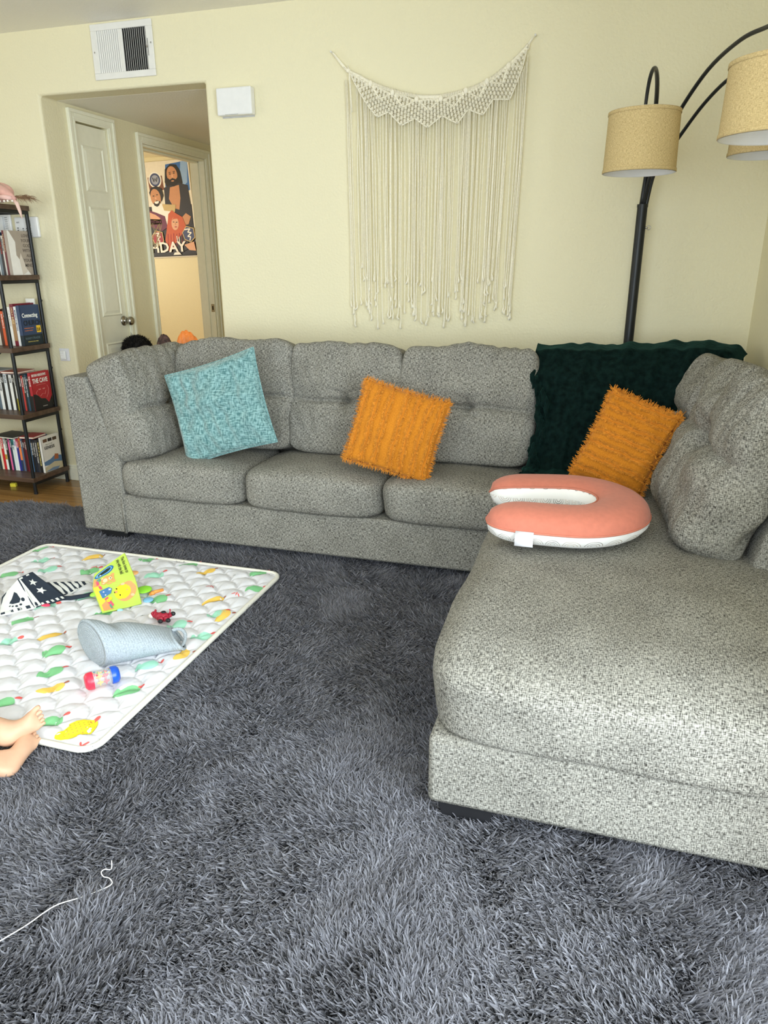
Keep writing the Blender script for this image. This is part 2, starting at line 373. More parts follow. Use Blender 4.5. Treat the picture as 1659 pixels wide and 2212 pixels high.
dpanel(1.70, 1.95); dpanel(.98, 1.62); dpanel(.16, .82)
mb.build('door_leaf', TRIM, dr, smooth=False)
hd = MB(); hd.M = T((.035, .25, .944)) @ R3(0, PI / 2, 0)
hd.lathe([(0, 0), (.032, 0), (.032, .004), (.026, .009), (.012, .012), (.011, .030), (.020, .036), (.027, .046), (.028, .056), (.022, .066), (.010, .071), (0, .072)], 28)
hd.build('door_knob', STEEL, dr)
for z in (.3, 1.85):
    hg = MB(); hg.tube([(.040, -.004, z - .045), (.040, -.004, z + .045)], .006, 10); hg.box(.034, .037, -.002, .02, z - .045, z + .045)
    for k in (-.018, .018): hg.tube([(.040, -.004, z + k - .001), (.040, -.004, z + k + .001)], .0068, 10)
    hg.build('hinge', TRIM, dr)

# ================================================================== RUG
PB = .016                                    # rug backing top
rug = tag(empty('shag_rug', (-1.3, 1.0, 0)), 'large dark blue-grey shaggy rug covering the wooden floor under the sofa', 'rug')
RX0, RX1, RY0, RY1 = -3.9, .58, -.9, 3.12
def rug_edge(x): return RY1 + .05 * math.sin(x * 3.1 + 1) - .28 * max(0, (-2.9 - x)) ** 1.0
mb = MB(); n = 40; xs = [RX0 + (RX1 - RX0) * i / n for i in range(n + 1)]
mb.prism([(x, RY0) for x in xs] + [(x, rug_edge(x)) for x in xs[::-1]], 0.001, PB, 'z')
mb.M = Matrix.Identity(4); mb.v = [(a + 1.3, b - 1.0, c) for a, b, c in mb.v]
mb.build('backing', plain('rug_backing', (.10, .104, .125), .95), rug, smooth=False)
MX0, MX1, MY0, MY1 = -2.41, -1.215, 1.30, 2.51           # play mat footprint
def blades(N):
    # more strands towards the viewer where single strands show
    x = rng.uniform(RX0, RX1, N * 3); y = rng.uniform(RY0, RY1 + .1, N * 3)
    keep = (y < np.array([rug_edge(a) for a in x]))
    keep &= ~((x > MX0 + .02) & (x < MX1 - .02) & (y > MY0 + .02) & (y < MY1 - .02))
    keep &= ~((x > -.2) & (y > 1.55)) & ~((x > -2.2) & (y > 2.92))
    vis = (y > .15) & (x < .57) & (x > -3.85)
    vis &= (x > -.95 - .9 * (y - .55) - .55) | (y > 3)
    keep &= vis
    dist = np.sqrt(x ** 2 + y ** 2)
    keep &= rng.uniform(0, 1, N * 3) < np.clip(1.7 / dist, .5, 1)
    x, y = x[keep], y[keep]; n = len(x)
    a1 = nz(x, y, 0, 11, .9); a2 = nz(x, y, 0, 12, 3.2); cl = nz(x, y, 0, 13, 7)
    cx_ = rng.integers(0, 1, n); th = -PI * .62 + a1 * 1.9 + a2 * 1.3 + .7 * nz(x, y, 0, 15, 10) + rng.normal(0, .55, n)
    ln = rng.uniform(.024, .044, n) * (1 + .12 * a2); wd = rng.uniform(.0026, .0048, n)
    lean = np.clip(rng.normal(.88, .10, n) - .12 * nz(x, y, 0, 14, 1.6), .4, .98)
    S = np.array([0, .38, .72, 1.0]); V = np.empty((n, 4, 2, 3))
    dx, dy = np.cos(th), np.sin(th); tw = rng.normal(0, .55, n); cv = rng.normal(0, .3, n)
    px, py = -np.sin(th + tw), np.cos(th + tw)
    bz = .012 + .010 * (cl > 0) * cl
    X = x.copy(); Y = y.copy(); Z = PB + np.zeros(n)
    for k in range(4):
        if k:
            ds = (S[k] - S[k - 1]) * ln; le = lean * (.35 + .8 * S[k]); le = np.clip(le, 0, .99)
            ax = th + cv * k
            X = X + np.cos(ax) * ds * le; Y = Y + np.sin(ax) * ds * le; Z = Z + ds * np.sqrt(1 - le ** 2) + (bz * (S[k] - S[k - 1]))
        wk = wd * (1.0, 1.15, .95, .25)[k] / 2; tz = wk * .5 * np.sin(tw * 2)
        V[:, k, 0] = np.stack([X - px * wk, Y - py * wk, Z - tz], 1); V[:, k, 1] = np.stack([X + px * wk, Y + py * wk, Z + tz], 1)
    V = V.reshape(-1, 3) - np.array([-1.3, 1.0, 0])
    base_ = (np.arange(n) * 8)[:, None, None]
    q = np.array([[0, 1, 3, 2], [2, 3, 5, 4], [4, 5, 7, 6]])[None]
    Fc = (base_ + q).reshape(-1)
    me = bpy.data.meshes.new('pile'); me.vertices.add(len(V)); me.vertices.foreach_set('co', V.ravel())
    nf = n * 3; me.loops.add(nf * 4); me.loops.foreach_set('vertex_index', Fc.astype(np.int32))
    me.polygons.add(nf); me.polygons.foreach_set('loop_start', np.arange(nf, dtype=np.int32) * 4)
    me.polygons.foreach_set('use_smooth', np.ones(nf, bool))
    me.update(calc_edges=True)
    # per-strand tone (dye varies from strand to strand)
    at = me.attributes.new('tone', 'FLOAT', 'POINT'); at.data.foreach_set('value', np.repeat(rng.uniform(0, 1, n), 8).astype(np.float32))
    return me
m, nt, b = nodes('shag_pile'); b.inputs['Roughness'].default_value = .8; b.inputs['Sheen Weight'].default_value = .15; b.inputs['Specular IOR Level'].default_value = .2
at = nt.nodes.new('ShaderNodeAttribute'); at.attribute_name = 'tone'
rp = nt.nodes.new('ShaderNodeValToRGB'); rp.color_ramp.elements[0].color = (.190, .190, .216, 1); rp.color_ramp.elements[1].color = (.305, .306, .342, 1)
nt.links.new(at.outputs['Fac'], rp.inputs[0]); nt.links.new(rp.outputs[0], b.inputs['Base Color'])
tl = nt.nodes.new('ShaderNodeBsdfTranslucent'); ms = nt.nodes.new('ShaderNodeMixShader'); ms.inputs[0].default_value = .38   # thin fluffy yarn lets light through
nt.links.new(rp.outputs[0], tl.inputs[0]); nt.links.new(b.outputs[0], ms.inputs[1]); nt.links.new(tl.outputs[0], ms.inputs[2]); nt.links.new(ms.outputs[0], nt.nodes['Material Output'].inputs[0])
PILE = m
po = bpy.data.objects.new('pile', blades(560000)); po.data.materials.append(PILE); COL.objects.link(po); po.parent = rug; po['kind'] = 'stuff'

# ================================================================== SOFA
sofa = tag(empty('sectional_sofa', (-.9, 2.6, 0)), 'grey tweed L-shaped sectional sofa with a long chaise on the right', 'sofa')
SM = T((.9, -2.6, 0))        # world coordinates -> local of the sofa
def sb(): m = MB(); m.M = SM; return m
FY, BY = 2.695, 3.40          # front plane, back plane
Zb = .085
# base frame (front rail)
mb = sb(); mb.box(-2.12, -.25, FY, BY, Zb, .275)
mb.build('front_base', TWEED, sofa, uv=True, bevel=.012, angle=40)
mb = sb(); g = .012
poly = [(-2.33, Zb), (-2.085, Zb), (-2.085, .43), (-2.215, .815), (-2.33, .815)]
mb.prism(poly, FY - .004, BY, 'y'); mb.build('arm', TWEED, sofa, uv=True, bevel=.010, angle=40)
mb = sb(); mb.prism([(-2.104, Zb), (-2.090, Zb), (-2.090, .255), (-2.104, .255)], FY - .0075, FY - .002, 'y'); mb.build('seam_piping', TWEED, sofa, uv=True)
mb = sb(); mb.box(-2.2, .58, 3.25, BY, .2, .83); mb.build('back_frame', TWEED, sofa, uv=True, bevel=.02, angle=40)
# right back frame
mb = sb(); mb.prism([(.40, .2), (.59, .2), (.59, .80), (.53, .80)], 2.09, 3.26, 'y'); mb.build('back_frame', TWEED, sofa, uv=True, bevel=.022, angle=40)
# chaise base
mb = sb(); mb.box(-.307, .59, 1.345, FY + .02, .088, .272); mb.box(-.25, .59, FY, BY - .02, Zb, .3)
mb.build('chaise_base', TWEED, sofa, uv=True, bevel=.014, angle=40)
# seat cushions
xs = [-2.115, -1.478, -.842, -.235]
for i in range(3):
    W_ = xs[i + 1] - xs[i]
    mb = sb(); add_cushion(mb, T(((xs[i] + xs[i + 1]) / 2, (FY + 3.2) / 2 - .012, .262)) @ Matrix.Identity(4), W=W_ + .006, H=.178, D=.53, n=36, ex=6, puff=.012, seed=20 + i, wr=.0035, top=.022, front=0)
    mb.build('seat_cushion', TWEED, sofa, uv=True)
# chaise cushion, one long piece with a soft rounded front
mb = sb(); V, F = cushion(W=.965, H=.21, D=1.20 + .72, n=60, ex=9, puff=.0, seed=31, wr=.004, top=.012)
V = np.array(V); xx, yy, zz = V[:, 0] / .47, V[:, 1] / .96, V[:, 2] / .21
V[:, 0] += np.sign(xx) * .006 * np.sin(np.clip(zz, 0, 1) * PI) - .02 * np.clip(-xx, 0, 1) * (1 - np.clip(yy + 1, 0, 2) / 2) * 0
frnt = np.clip(-(yy + .78) / .22, 0, 1)
V[:, 2] -= frnt ** 2 * .034 * np.clip(zz, 0, 1)
lf = np.clip(-(xx + .86) / .14, 0, 1); V[:, 2] -= lf ** 2 * .022 * np.clip(zz, 0, 1)
V[:, 2] += .006 * nz(V[:, 0], V[:, 1], 0, 77, 1.6) * np.clip(zz, 0, 1)
mb.M = SM @ T((.149, 1.332 + .96, .252)); mb.add(V, F); mb.build('chaise_cushion', TWEED, sofa, uv=True)
# back cushions
xb = [-1.98, -1.375, -.845, -.262]
for i in range(3):
    W_ = xb[i + 1] - xb[i]
    mb = sb(); M = T(((xb[i] + xb[i + 1]) / 2, 3.065, .445)) @ R3(-.22)
    add_cushion(mb, M, W=W_ + .016, H=.505, D=.20, n=66, ex=(8, 8, 8)[i], puff=.020, seed=40 + i, wr=.0065, top=.004,
                tufts=[(0.02, -.02, .045, .022, .026)], seams=[0.02])
    mb.build('back_cushion', TWEED, sofa, uv=True)
# corner cushion under the throw
mb = sb(); add_cushion(mb, T((.02, 3.15, .44)) @ R3(-.2), W=.61, H=.47, D=.16, n=36, ex=7, puff=.006, seed=50, wr=.003)
mb.build('back_cushion', TWEED, sofa, uv=True)
# side cushion leaning on the arm
mb = sb(); add_cushion(mb, T((-1.99, 2.99, .43)) @ R3(0, -.30, 0) @ R3(0, 0, PI / 2 - .06), W=.60, H=.500, D=.21, n=56, ex=6.5, puff=.024, seed=58, wr=.007,
                       tufts=[(0.05, -.10, .036, .035, .026)], seams=[.05])
mb.build('side_cushion', TWEED, sofa, uv=True)
# right-hand back cushions
mb = sb(); add_cushion(mb, T((.30, 3.0, .455)) @ R3(0, .30, 0) @ R3(0, 0, -PI / 2 + .02), W=.50, H=.50, D=.20, n=44, ex=5, puff=.03, seed=61, wr=.010,
                       tufts=[(-.2, .1, .045, .045, .022)], seams=[.0])
mb.build('back_cushion', TWEED, sofa, uv=True)
mb = sb(); add_cushion(mb, T((.295, 2.43, .452)) @ R3(0, .37, 0) @ R3(0, 0, -PI / 2 + .09), W=.65, H=.545, D=.185, n=50, ex=5.5, puff=.035, seed=62, wr=.010,
                       tufts=[(.0, .12, .05, .05, .022)], seams=[.0])
mb.build('back_cushion', TWEED, sofa, uv=True)
def foot(x0, x1, y0, y1, zt):
    mb = sb(); t = .018
    mb.hexa([(x0 + t, y0 + .006, .012), (x1 - t, y0 + .006, .012), (x1 - t, y1, .012), (x0 + t, y1, .012)], [(x0, y0, zt), (x1, y0, zt), (x1, y1, zt), (x0, y1, zt)])
    mb.build('leg', BLACKP, sofa, smooth=False, bevel=.003)
foot(-2.27, -2.11, 2.72, 2.85, .09); foot(-.52, -.36, 2.74, 2.86, .09); foot(-.285, -.150, 1.357, 1.48, .092); foot(.43, .57, 1.357, 1.48, .092)
foot(-2.27, -2.11, 3.25, 3.37, .09)

# ================================================================== THROW PILLOWS
def pillow(W, H, D, n=44, pinch=.07, seed=3, wr=.004):
    g = np.linspace(-1, 1, n + 1); U, Vv = np.meshgrid(g, g, indexing='ij')
    X = W / 2 * U * (1 - pinch * (1 - Vv ** 2)); Z = H / 2 * Vv * (1 - pinch * (1 - U ** 2))
    th = D / 2 * ((1 - U ** 2) * (1 - Vv ** 2)) ** .42
    w = nz(X, Z, 0, seed, 5) * wr + nz(X * 2, Z, 0, seed + 3, 9) * wr * .5
    env = np.clip((1 - np.maximum(abs(U), abs(Vv))) * 6, 0, 1)
    a = np.stack([X, -th - w * env, Z], -1); b_ = np.stack([X, th * .7 + w * env * .5, Z], -1)
    return a, b_
def pil_mb(a, b_, M):
    mb = MB(); mb.M = M; mb.grid(a.transpose(1, 0, 2)); mb.grid(b_); return mb
# teal
th = tag(empty('throw_pillow', (-1.63, 2.83, .46)), 'teal chenille throw pillow propped against the left sofa cushions', 'pillow', 'throw pillows on the sofa')
a, b_ = pillow(.46, .42, .13, seed=4, wr=.015, pinch=.05, n=60)
M = T((.005, 0, .222)) @ R3(-.20, -.30, .06)
pil_mb(a, b_, M).build('pillow_cover', TEAL, th, uv=True)
mb = MB(); mb.M = M; n = 60
rim = [tuple(a[i, 0]) for i in range(n)] + [tuple(a[n, i]) for i in range(n)] + [tuple(a[n - i, n]) for i in range(n)] + [tuple(a[0, n - i]) for i in range(n + 1)]
mb.tube(rim, .0045, 6); mb.build('seam', TEAL, th, uv=True)
def fringe_pillow(loc, M, W, H, D, rows, label, seed, vertical=True, flip=1):
    t = tag(empty('throw_pillow', loc), label, 'pillow', 'throw pillows on the sofa')
    a, b_ = pillow(W, H, D, seed=seed, wr=.006, pinch=.05)
    pil_mb(a, b_, M).build('pillow_cover', MUST, t, uv=True)
    n = a.shape[0] - 1; r = np.random.default_rng(seed)
    def S(u, v):
        fu, fv = (u + 1) / 2 * n, (v + 1) / 2 * n; i, j = int(min(fu, n - 1)), int(min(fv, n - 1)); du, dv = fu - i, fv - j
        return (a[i, j] * (1 - du) * (1 - dv) + a[i + 1, j] * du * (1 - dv) + a[i, j + 1] * (1 - du) * dv + a[i + 1, j + 1] * du * dv)
    mb = MB(); mb.M = M
    for ru in rows:
        for side in (-1, 1):
            ph = r.uniform(0, 6); off_ = .030
            for k in range(260):
                v = r.uniform(-.99, .99); u = ru + side * .026 + .012 * math.sin(v * 9 + ph)
                p = S(u, v) if vertical else S(v, u)
                o = np.array([side * r.uniform(.005, .013), -r.uniform(.002, .009), r.normal(0, .006)])
                if not vertical: o = o[[2, 1, 0]]
                q = p + np.array([0, -.001, 0]); e = q + o; h_ = (q + e) / 2 + np.array([0, -.004, 0])
                wv = np.array([0, 0, .0014]) if vertical else np.array([.0014, 0, 0])
                mb.add([q - wv, q + wv, h_ + wv, h_ - wv, e + wv * .5, e - wv * .5], [(0, 1, 2, 3), (3, 2, 4, 5)])
            # folded ridge the threads come out of
            vs = np.linspace(-.99, .99, 40); rp_ = [(S(ru + side * .026 + .012 * math.sin(v * 9 + ph), v) if vertical else S(v, ru + side * .026 + .012 * math.sin(v * 9 + ph))) + np.array([0, -.0005, 0]) for v in vs]
            mb.tube([tuple(p) for p in rp_], .0026, 5)
    for k in range(1500):       # frayed border
        s = r.integers(4); v = r.uniform(-1, 1)
        p = S(*{0: (-1, v), 1: (1, v), 2: (v, -1), 3: (v, 1)}[s]); d = {0: (-1, 0, 0), 1: (1, 0, 0), 2: (0, 0, -1), 3: (0, 0, 1)}[s]
        o = np.array(d) * r.uniform(.005, .016) + r.normal(0, .004, 3); wv = np.array([.0011, 0, 0]) if s > 1 else np.array([0, 0, .0011])
        mb.add([p - wv, p + wv, p + o + wv * .5, p + o - wv * .5], [(0, 1, 2, 3)])
    mb.build('fringe', MUSTF, t)['kind'] = 'stuff'
    return t
fringe_pillow((-.80, 2.80, .46), T((0, 0, .175)) @ R3(-.30, .22, -.02), .37, .345, .13, (-.86, -.55, -.25, .12, .38, .66, .9),
              'mustard fringed throw pillow standing in the middle of the sofa, fringe rows upright', 8)
fringe_pillow((.10, 2.74, .48), T((-.0, .02, .165)) @ R3(-.34, .30, -.30), .27, .35, .12, (-.80, -.5, -.2, .08, .36, .64, .9),
              'mustard fringed throw pillow in the corner beside the dark green throw', 9, vertical=False)

# ================================================================== VELVET THROW
th = tag(empty('throw_blanket', (.0, 3.0, .45)), 'dark green crushed velvet throw draped over the sofa corner', 'blanket')
nu, nv = 110, 110; P = np.zeros((nu, nv, 3))
def drape_profile(s):
    """path over the back: from behind, over the top, down the front, onto the seat; s in metres from the top"""
    pts = [(-.14, 3.40, .82), (-.02, 3.38, .925), (.06, 3.27, .950), (.14, 3.17, .935), (.24, 3.085, .84), (.42, 3.005, .68), (.60, 2.945, .53), (.68, 2.90, .488), (.80, 2.80, .480)]
    S_ = [p[0] for p in pts]
    return np.interp(s, S_, [p[1] for p in pts]), np.interp(s, S_, [p[2] for p in pts])
for i in range(nu):
    u = i / (nu - 1)
    xtop = -.285 + u * .86; xbot = -.20 + u * .44 - .045 * (1 - u) - .03 * max(0, 1 - u * 6)
    smax = .77 - .02 * math.sin(u * 9) if u < .55 else .77 - (u - .55) * .9
    for j in range(nv):
        v = j / (nv - 1); s = -.05 + v * (smax + .05); y, z = drape_profile(s)
        f = max(0, min(1, (s - .05) / .65))
        sag = .035 * math.exp(-((v - .62) / .2) ** 2) if u < .18 else 0
        x = xtop * (1 - f) + xbot * f + sag * (1 - u / .18) * (1 if u < .18 else 0)
        edge = math.exp(-u / .13)
        fold = (.010 * math.sin(x * 55 + 3 * v) * edge + .006 * math.sin(u * 38 + v * 5 + 2) + .004 * math.sin(u * 90 - v * 9)) * (1 - .3 * math.exp(-(s - .05) ** 2 / .002))
        k = max(0, 1 - abs(u - .42) / .09); hump = .012 * k * math.exp(-((s - .0) / .1) ** 2)
        tilt = .03 * min(1, max(0, (u - .3) / .5)) * math.exp(-(max(0, s) / .2) ** 2)
        lump = .012 * float(nz(x, s, 0, 91, 3.2)) + .006 * float(nz(x, s, 0, 92, 8))
        endd = max(0, (u - .86) / .14); topw = math.exp(-((s - .02) / .10) ** 2)
        P[i, j] = (x - .02 * endd ** 2, y - abs(fold) * .9 - .016 - fold * .3 - abs(lump) * .7 * (1 - topw), z + fold * .5 + .012 + hump + tilt + lump * topw * .9 - .05 * endd ** 2)
P -= np.array([0, 3.0, .45]); mb = MB(); mb.grid(P)
o = mb.build('blanket_cloth', VELV, th); md = o.modifiers.new('thickness', 'SOLIDIFY'); md.thickness = .010; md.offset = 1
# ruffled gathered edge
mb = MB(); r = np.random.default_rng(3)
for k in range(16):
    j0 = 34 + k * 4.5; base_p = [Vector(P[int(max(0, min(nu - 1, (k * 2) % 9)))][int(min(nv - 1, j0 + q * 2.4))]) for q in range(6)]
    mb.tube([p + Vector((-.003 + .004 * math.sin(q * 2 + k), -.010, 0)) for q, p in enumerate(base_p)], [.004, .009, .011, .010, .008, .003], 7)
mb.build('gathered_edge', VELV, th)
mb = MB()
for k in range(240):
    u = r.uniform(0, .42); p = Vector(P[int(u * nu)][nv - 1]); d = Vector((r.normal(0, .01), -r.uniform(.004, .022), -.006 + r.normal(0, .004)))
    mb.tube([p, p + d * .5 + Vector((0, 0, .004)), p + d], [.0025, .002, .0008], 4)
mb.build('frayed_hem', VELV, th)['kind'] = 'stuff'

# ================================================================== NURSING PILLOW
nb = tag(empty('nursing_pillow', (-.078, 2.262, .480), 0), 'coral and white C-shaped nursing pillow lying on the chaise', 'nursing pillow')
def c_path(t):    # t 0..1 , opening towards -x
    a = math.radians(-192 + 0) ; a0 = math.radians(205); a1 = math.radians(515)
    an = a0 + (a1 - a0) * t
    return an
NT, NR = 96, 28; cen = []; rad = []
for i in range(NT + 1):
    t = i / NT; an = math.radians(-150 + 300 * t)      # 0 = +x side (middle of the C)
    R0x, R0y = .170, .168
    x, y = R0x * math.cos(an), R0y * math.sin(an)
    # arms run towards -x and straighten
    e = abs(t - .5) * 2
    if e > .58:
        q = (e - .58) / .42; an2 = math.radians(150 * .58) * (1 if t > .5 else -1)
        x0, y0 = R0x * math.cos(an2), R0y * math.sin(an2)
        x = x0 - q * .255; y = y0 - (1 if t > .5 else -1) * .030 * q ** 1.5
    cen.append((x, y)); e2 = max(0, (e - .80) / .20)
    rad.append((.090 - .004 * e) * math.sqrt(max(0.0005, 1 - e2 ** 2.2)))
mbt = MB(); ht = .060
Pt = np.zeros((NT + 1, NR + 1, 3))
for i in range(NT + 1):
    x, y = cen[i]; x1, y1 = cen[min(NT, i + 1)]; x0, y0 = cen[max(0, i - 1)]
    d = Vector((x1 - x0, y1 - y0)).normalized(); nn = Vector((-d.y, d.x)); r_ = rad[i]
    for k in range(NR + 1):
        an = 2 * PI * k / NR; ca, sa = math.cos(an), math.sin(an)
        ww = r_ * (abs(ca) ** .85) * (1 if ca > 0 else -1); hh = ht * (r_ / .092) ** .75 * (abs(sa) ** .9) * (1 if sa > 0 else -1)
        Pt[i, k] = (x + nn.x * ww, y + nn.y * ww, ht + hh * (1.05 if sa > 0 else .98))
me_t = MB(); me_b = MB(); hN = NR // 2; KI = 3      # the lining wraps up over the inner side of the C
Pw = np.concatenate([Pt[:, hN:NR], Pt[:, :KI + 1]], axis=1); NB = Pw.shape[1]
me_t.grid(Pt[:, KI:hN + 1]); me_b.grid(Pw)
# printed lining: little arches
m, nt, b = nodes('white_cotton_with_arches'); L = nt.links.new; N = nt.nodes.new; b.inputs['Roughness'].default_value = .8
uv = N('ShaderNodeTexCoord'); mp = N('ShaderNodeMapping'); mp.inputs['Scale'].default_value = (19, 19, 1); L(uv.outputs['UV'], mp.inputs[0])
fr = N('ShaderNodeVectorMath'); fr.operation = 'FRACTION'; L(mp.outputs[0], fr.inputs[0])
sub = N('ShaderNodeVectorMath'); sub.operation = 'SUBTRACT'; sub.inputs[1].default_value = (.5, .72, 0); L(fr.outputs[0], sub.inputs[0])
sx = N('ShaderNodeSeparateXYZ'); L(sub.outputs[0], sx.inputs[0])
ln_ = N('ShaderNodeVectorMath'); ln_.operation = 'LENGTH'
cb = N('ShaderNodeCombineXYZ'); L(sx.outputs[0], cb.inputs[0]); L(sx.outputs[1], cb.inputs[1]); L(cb.outputs[0], ln_.inputs[0])
ring = N('ShaderNodeMath'); ring.operation = 'MULTIPLY'; ring.inputs[1].default_value = 7.5; L(ln_.outputs['Value'], ring.inputs[0])
rf = N('ShaderNodeMath'); rf.operation = 'FRACT'; L(ring.outputs[0], rf.inputs[0])
lt = N('ShaderNodeMath'); lt.operation = 'LESS_THAN'; lt.inputs[1].default_value = .24; L(rf.outputs[0], lt.inputs[0])
lim = N('ShaderNodeMath'); lim.operation = 'LESS_THAN'; lim.inputs[1].default_value = .43; L(ln_.outputs['Value'], lim.inputs[0])
lo = N('ShaderNodeMath'); lo.operation = 'GREATER_THAN'; lo.inputs[1].default_value = .13; L(ln_.outputs['Value'], lo.inputs[0])
dn = N('ShaderNodeMath'); dn.operation = 'LESS_THAN'; dn.inputs[1].default_value = 0.0; L(sx.outputs[1], dn.inputs[0])
p1 = N('ShaderNodeMath'); p1.operation = 'MULTIPLY'; L(lt.outputs[0], p1.inputs[0]); L(lim.outputs[0], p1.inputs[1])
p2 = N('ShaderNodeMath'); p2.operation = 'MULTIPLY'; L(p1.outputs[0], p2.inputs[0]); L(dn.outputs[0], p2.inputs[1])
p3 = N('ShaderNodeMath'); p3.operation = 'MULTIPLY'; L(p2.outputs[0], p3.inputs[0]); L(lo.outputs[0], p3.inputs[1])
cmx = N('ShaderNodeMix'); cmx.data_type = 'RGBA'; cmx.inputs[6].default_value = (.84, .83, .82, 1)
wn = N('ShaderNodeTexNoise'); wn.inputs['Scale'].default_value = 18; L(uv.outputs['UV'], wn.inputs['Vector'])
wr_ = N('ShaderNodeValToRGB'); wr_.color_ramp.elements[0].position = .4; wr_.color_ramp.elements[0].color = (.10, .09, .08, 1); wr_.color_ramp.elements[1].position = .6; wr_.color_ramp.elements[1].color = (.55, .45, .36, 1)
L(wn.outputs[0], wr_.inputs[0]); L(wr_.outputs[0], cmx.inputs[7]); L(p3.outputs[0], cmx.inputs[0]); L(cmx.outputs[2], b.inputs['Base Color'])
ARCH = m
RN = R3(0, 0, .12)
me_t.v = [tuple(RN @ Vector(p)) for p in me_t.v]; me_b.v = [tuple(RN @ Vector(p)) for p in me_b.v]
me_t.build('top_cover', CORAL, nb); ob = me_b.build('printed_underside', ARCH, nb, uv=False)
me = ob.data; l = me.uv_layers.new(name='UVMap')   # unrolled: along the C and around the section
acc = [0]
for i in range(NT): acc.append(acc[-1] + math.hypot(cen[i + 1][0] - cen[i][0], cen[i + 1][1] - cen[i][1]) * 1.15)
for lp in me.loops:
    i, k = divmod(lp.vertex_index, NB); l.data[lp.index].uv = (acc[i], k / (NR - hN) * .19)
mb = MB(); rimp = [Vector(Pt[i, KI]) for i in range(NT + 1)] + [Vector(Pt[i, hN]) for i in range(NT, -1, -1)]
rimp.append(rimp[0]); mb.tube([RN @ (p + Vector((0, 0, .001))) for p in rimp], .0035, 8, caps=False); mb.build('piping', PIPE, nb)
mb = MB()   # fabric loop tag near the front arm tip and zip placket at the rear of the C
k0 = 10
def outer(i, dz=0, o=.003, side=0):
    p = Vector(Pt[i, side]); c = Vector((cen[i][0], cen[i][1], p.z)); d = (p - c).normalized(); return p + d * o + Vector((0, 0, dz))
side = 0 if Pt[k0, 0][1] < Pt[k0, hN][1] else hN
q = [outer(k0 - 2, .004, .002, side), outer(k0 + 2, .004, .002, side), outer(k0 + 2, -.012, .016, side), outer(k0 - 2, -.012, .016, side), outer(k0 - 2, -.036, .016, side), outer(k0 + 2, -.036, .016, side), outer(k0 + 2, -.040, .001, side), outer(k0 - 2, -.040, .001, side)]
mb.add([tuple(RN @ p) for p in q], [(0, 1, 2, 3), (3, 2, 5, 4), (4, 5, 6, 7)])
o = mb.build('fabric_loop', plain('white_tag_cloth', (.80, .80, .86), .8), nb); md = o.modifiers.new('s', 'SOLIDIFY'); md.thickness = .0015
mb = MB(); g1 = [outer(i, -.002, .0015, side) for i in range(32, 46)]; g2 = [outer(i, -.016 + .012 * abs((i - 38.5) / 7) ** 2, .0005, side) for i in range(32, 46)]
mb.add([tuple(RN @ p) for p in g1 + g2], [(i, i + 1, i + 15, i + 14) for i in range(13)])
mb.build('zip_placket', plain('white_placket', (.82, .82, .83), .7), nb)

# ================================================================== MACRAME
MY = YW - .022
mac = tag(empty('macrame_hanging', (-.87, MY, 2.0)), 'wide cream macrame wall hanging with long fringe above the sofa', 'wall hanging')
OM = T((.87, -MY, -2.0))
def mm(): q = MB(); q.M = OM; return q
HDp = [(-1.331, 2.211), (-1.26, 2.137), (-1.208, 2.111), (-1.143, 2.078), (-1.041, 2.04), (-.927, 2.011), (-.867, 2.004), (-.814, 2.005), (-.698, 2.022), (-.604, 2.053), (-.52, 2.105), (-.456, 2.157), (-.419, 2.201)]
Kp = [(-1.26, 2.131), (-1.147, 2.07), (-1.041, 2.026), (-.927, 1.993), (-.814, 1.989), (-.701, 2.013), (-.607, 2.043), (-.516, 2.097), (-.432, 2.165)]
Jp = [(-1.209, 2.053), (-1.106, 2.007), (-.994, 1.968), (-.873, 1.95), (-.754, 1.957), (-.643, 1.985), (-.541, 2.034), (-.455, 2.094)]
Lp = [(-1.165, 1.987), (-1.062, 1.952), (-.936, 1.919), (-.809, 1.923), (-.689, 1.942), (-.579, 1.975), (-.479, 2.03)]
Tp = [(-1.117, 1.934), (-1.0, 1.893), (-.875, 1.878), (-.736, 1.888), (-.621, 1.916), (-.504, 1.971)]
q = mm()
hx = [p[0] for p in HDp]; hz = [p[1] for p in HDp]
def smooth_curve(pts, n=8):
    out = []
    for i in range(len(pts) - 1):
        p0 = pts[max(0, i - 1)]; p1 = pts[i]; p2 = pts[i + 1]; p3 = pts[min(len(pts) - 1, i + 2)]
        for k in range(n):
            t = k / n; out.append(tuple(.5 * (2 * b1 + (c1 - a1) * t + (2 * a1 - 5 * b1 + 4 * c1 - d1) * t * t + (3 * b1 - a1 - 3 * c1 + d1) * t ** 3) for a1, b1, c1, d1 in zip(p0, p1, p2, p3)))
    return out + [tuple(pts[-1])]
hc = smooth_curve(HDp)
q.tube([(x, MY, z) for x, z in hc], .0035, 8)
q.tube([(x, MY - .003, z - .007) for x, z in hc[6:-6]], .003, 8)
for i in range(10, len(hc) - 6):      # lark's head loops
    x, z = hc[i]; q.tube([(x, MY - .005, z + .005), (x + .001, MY - .008, z - .003), (x + .001, MY - .005, z - .012)], .0028, 6)
    x2, z2 = hc[i + 1]; x, z = (x + x2) / 2, (z + z2) / 2; q.tube([(x, MY - .005, z + .005), (x + .001, MY - .008, z - .003), (x + .001, MY - .005, z - .012)], .0028, 6)
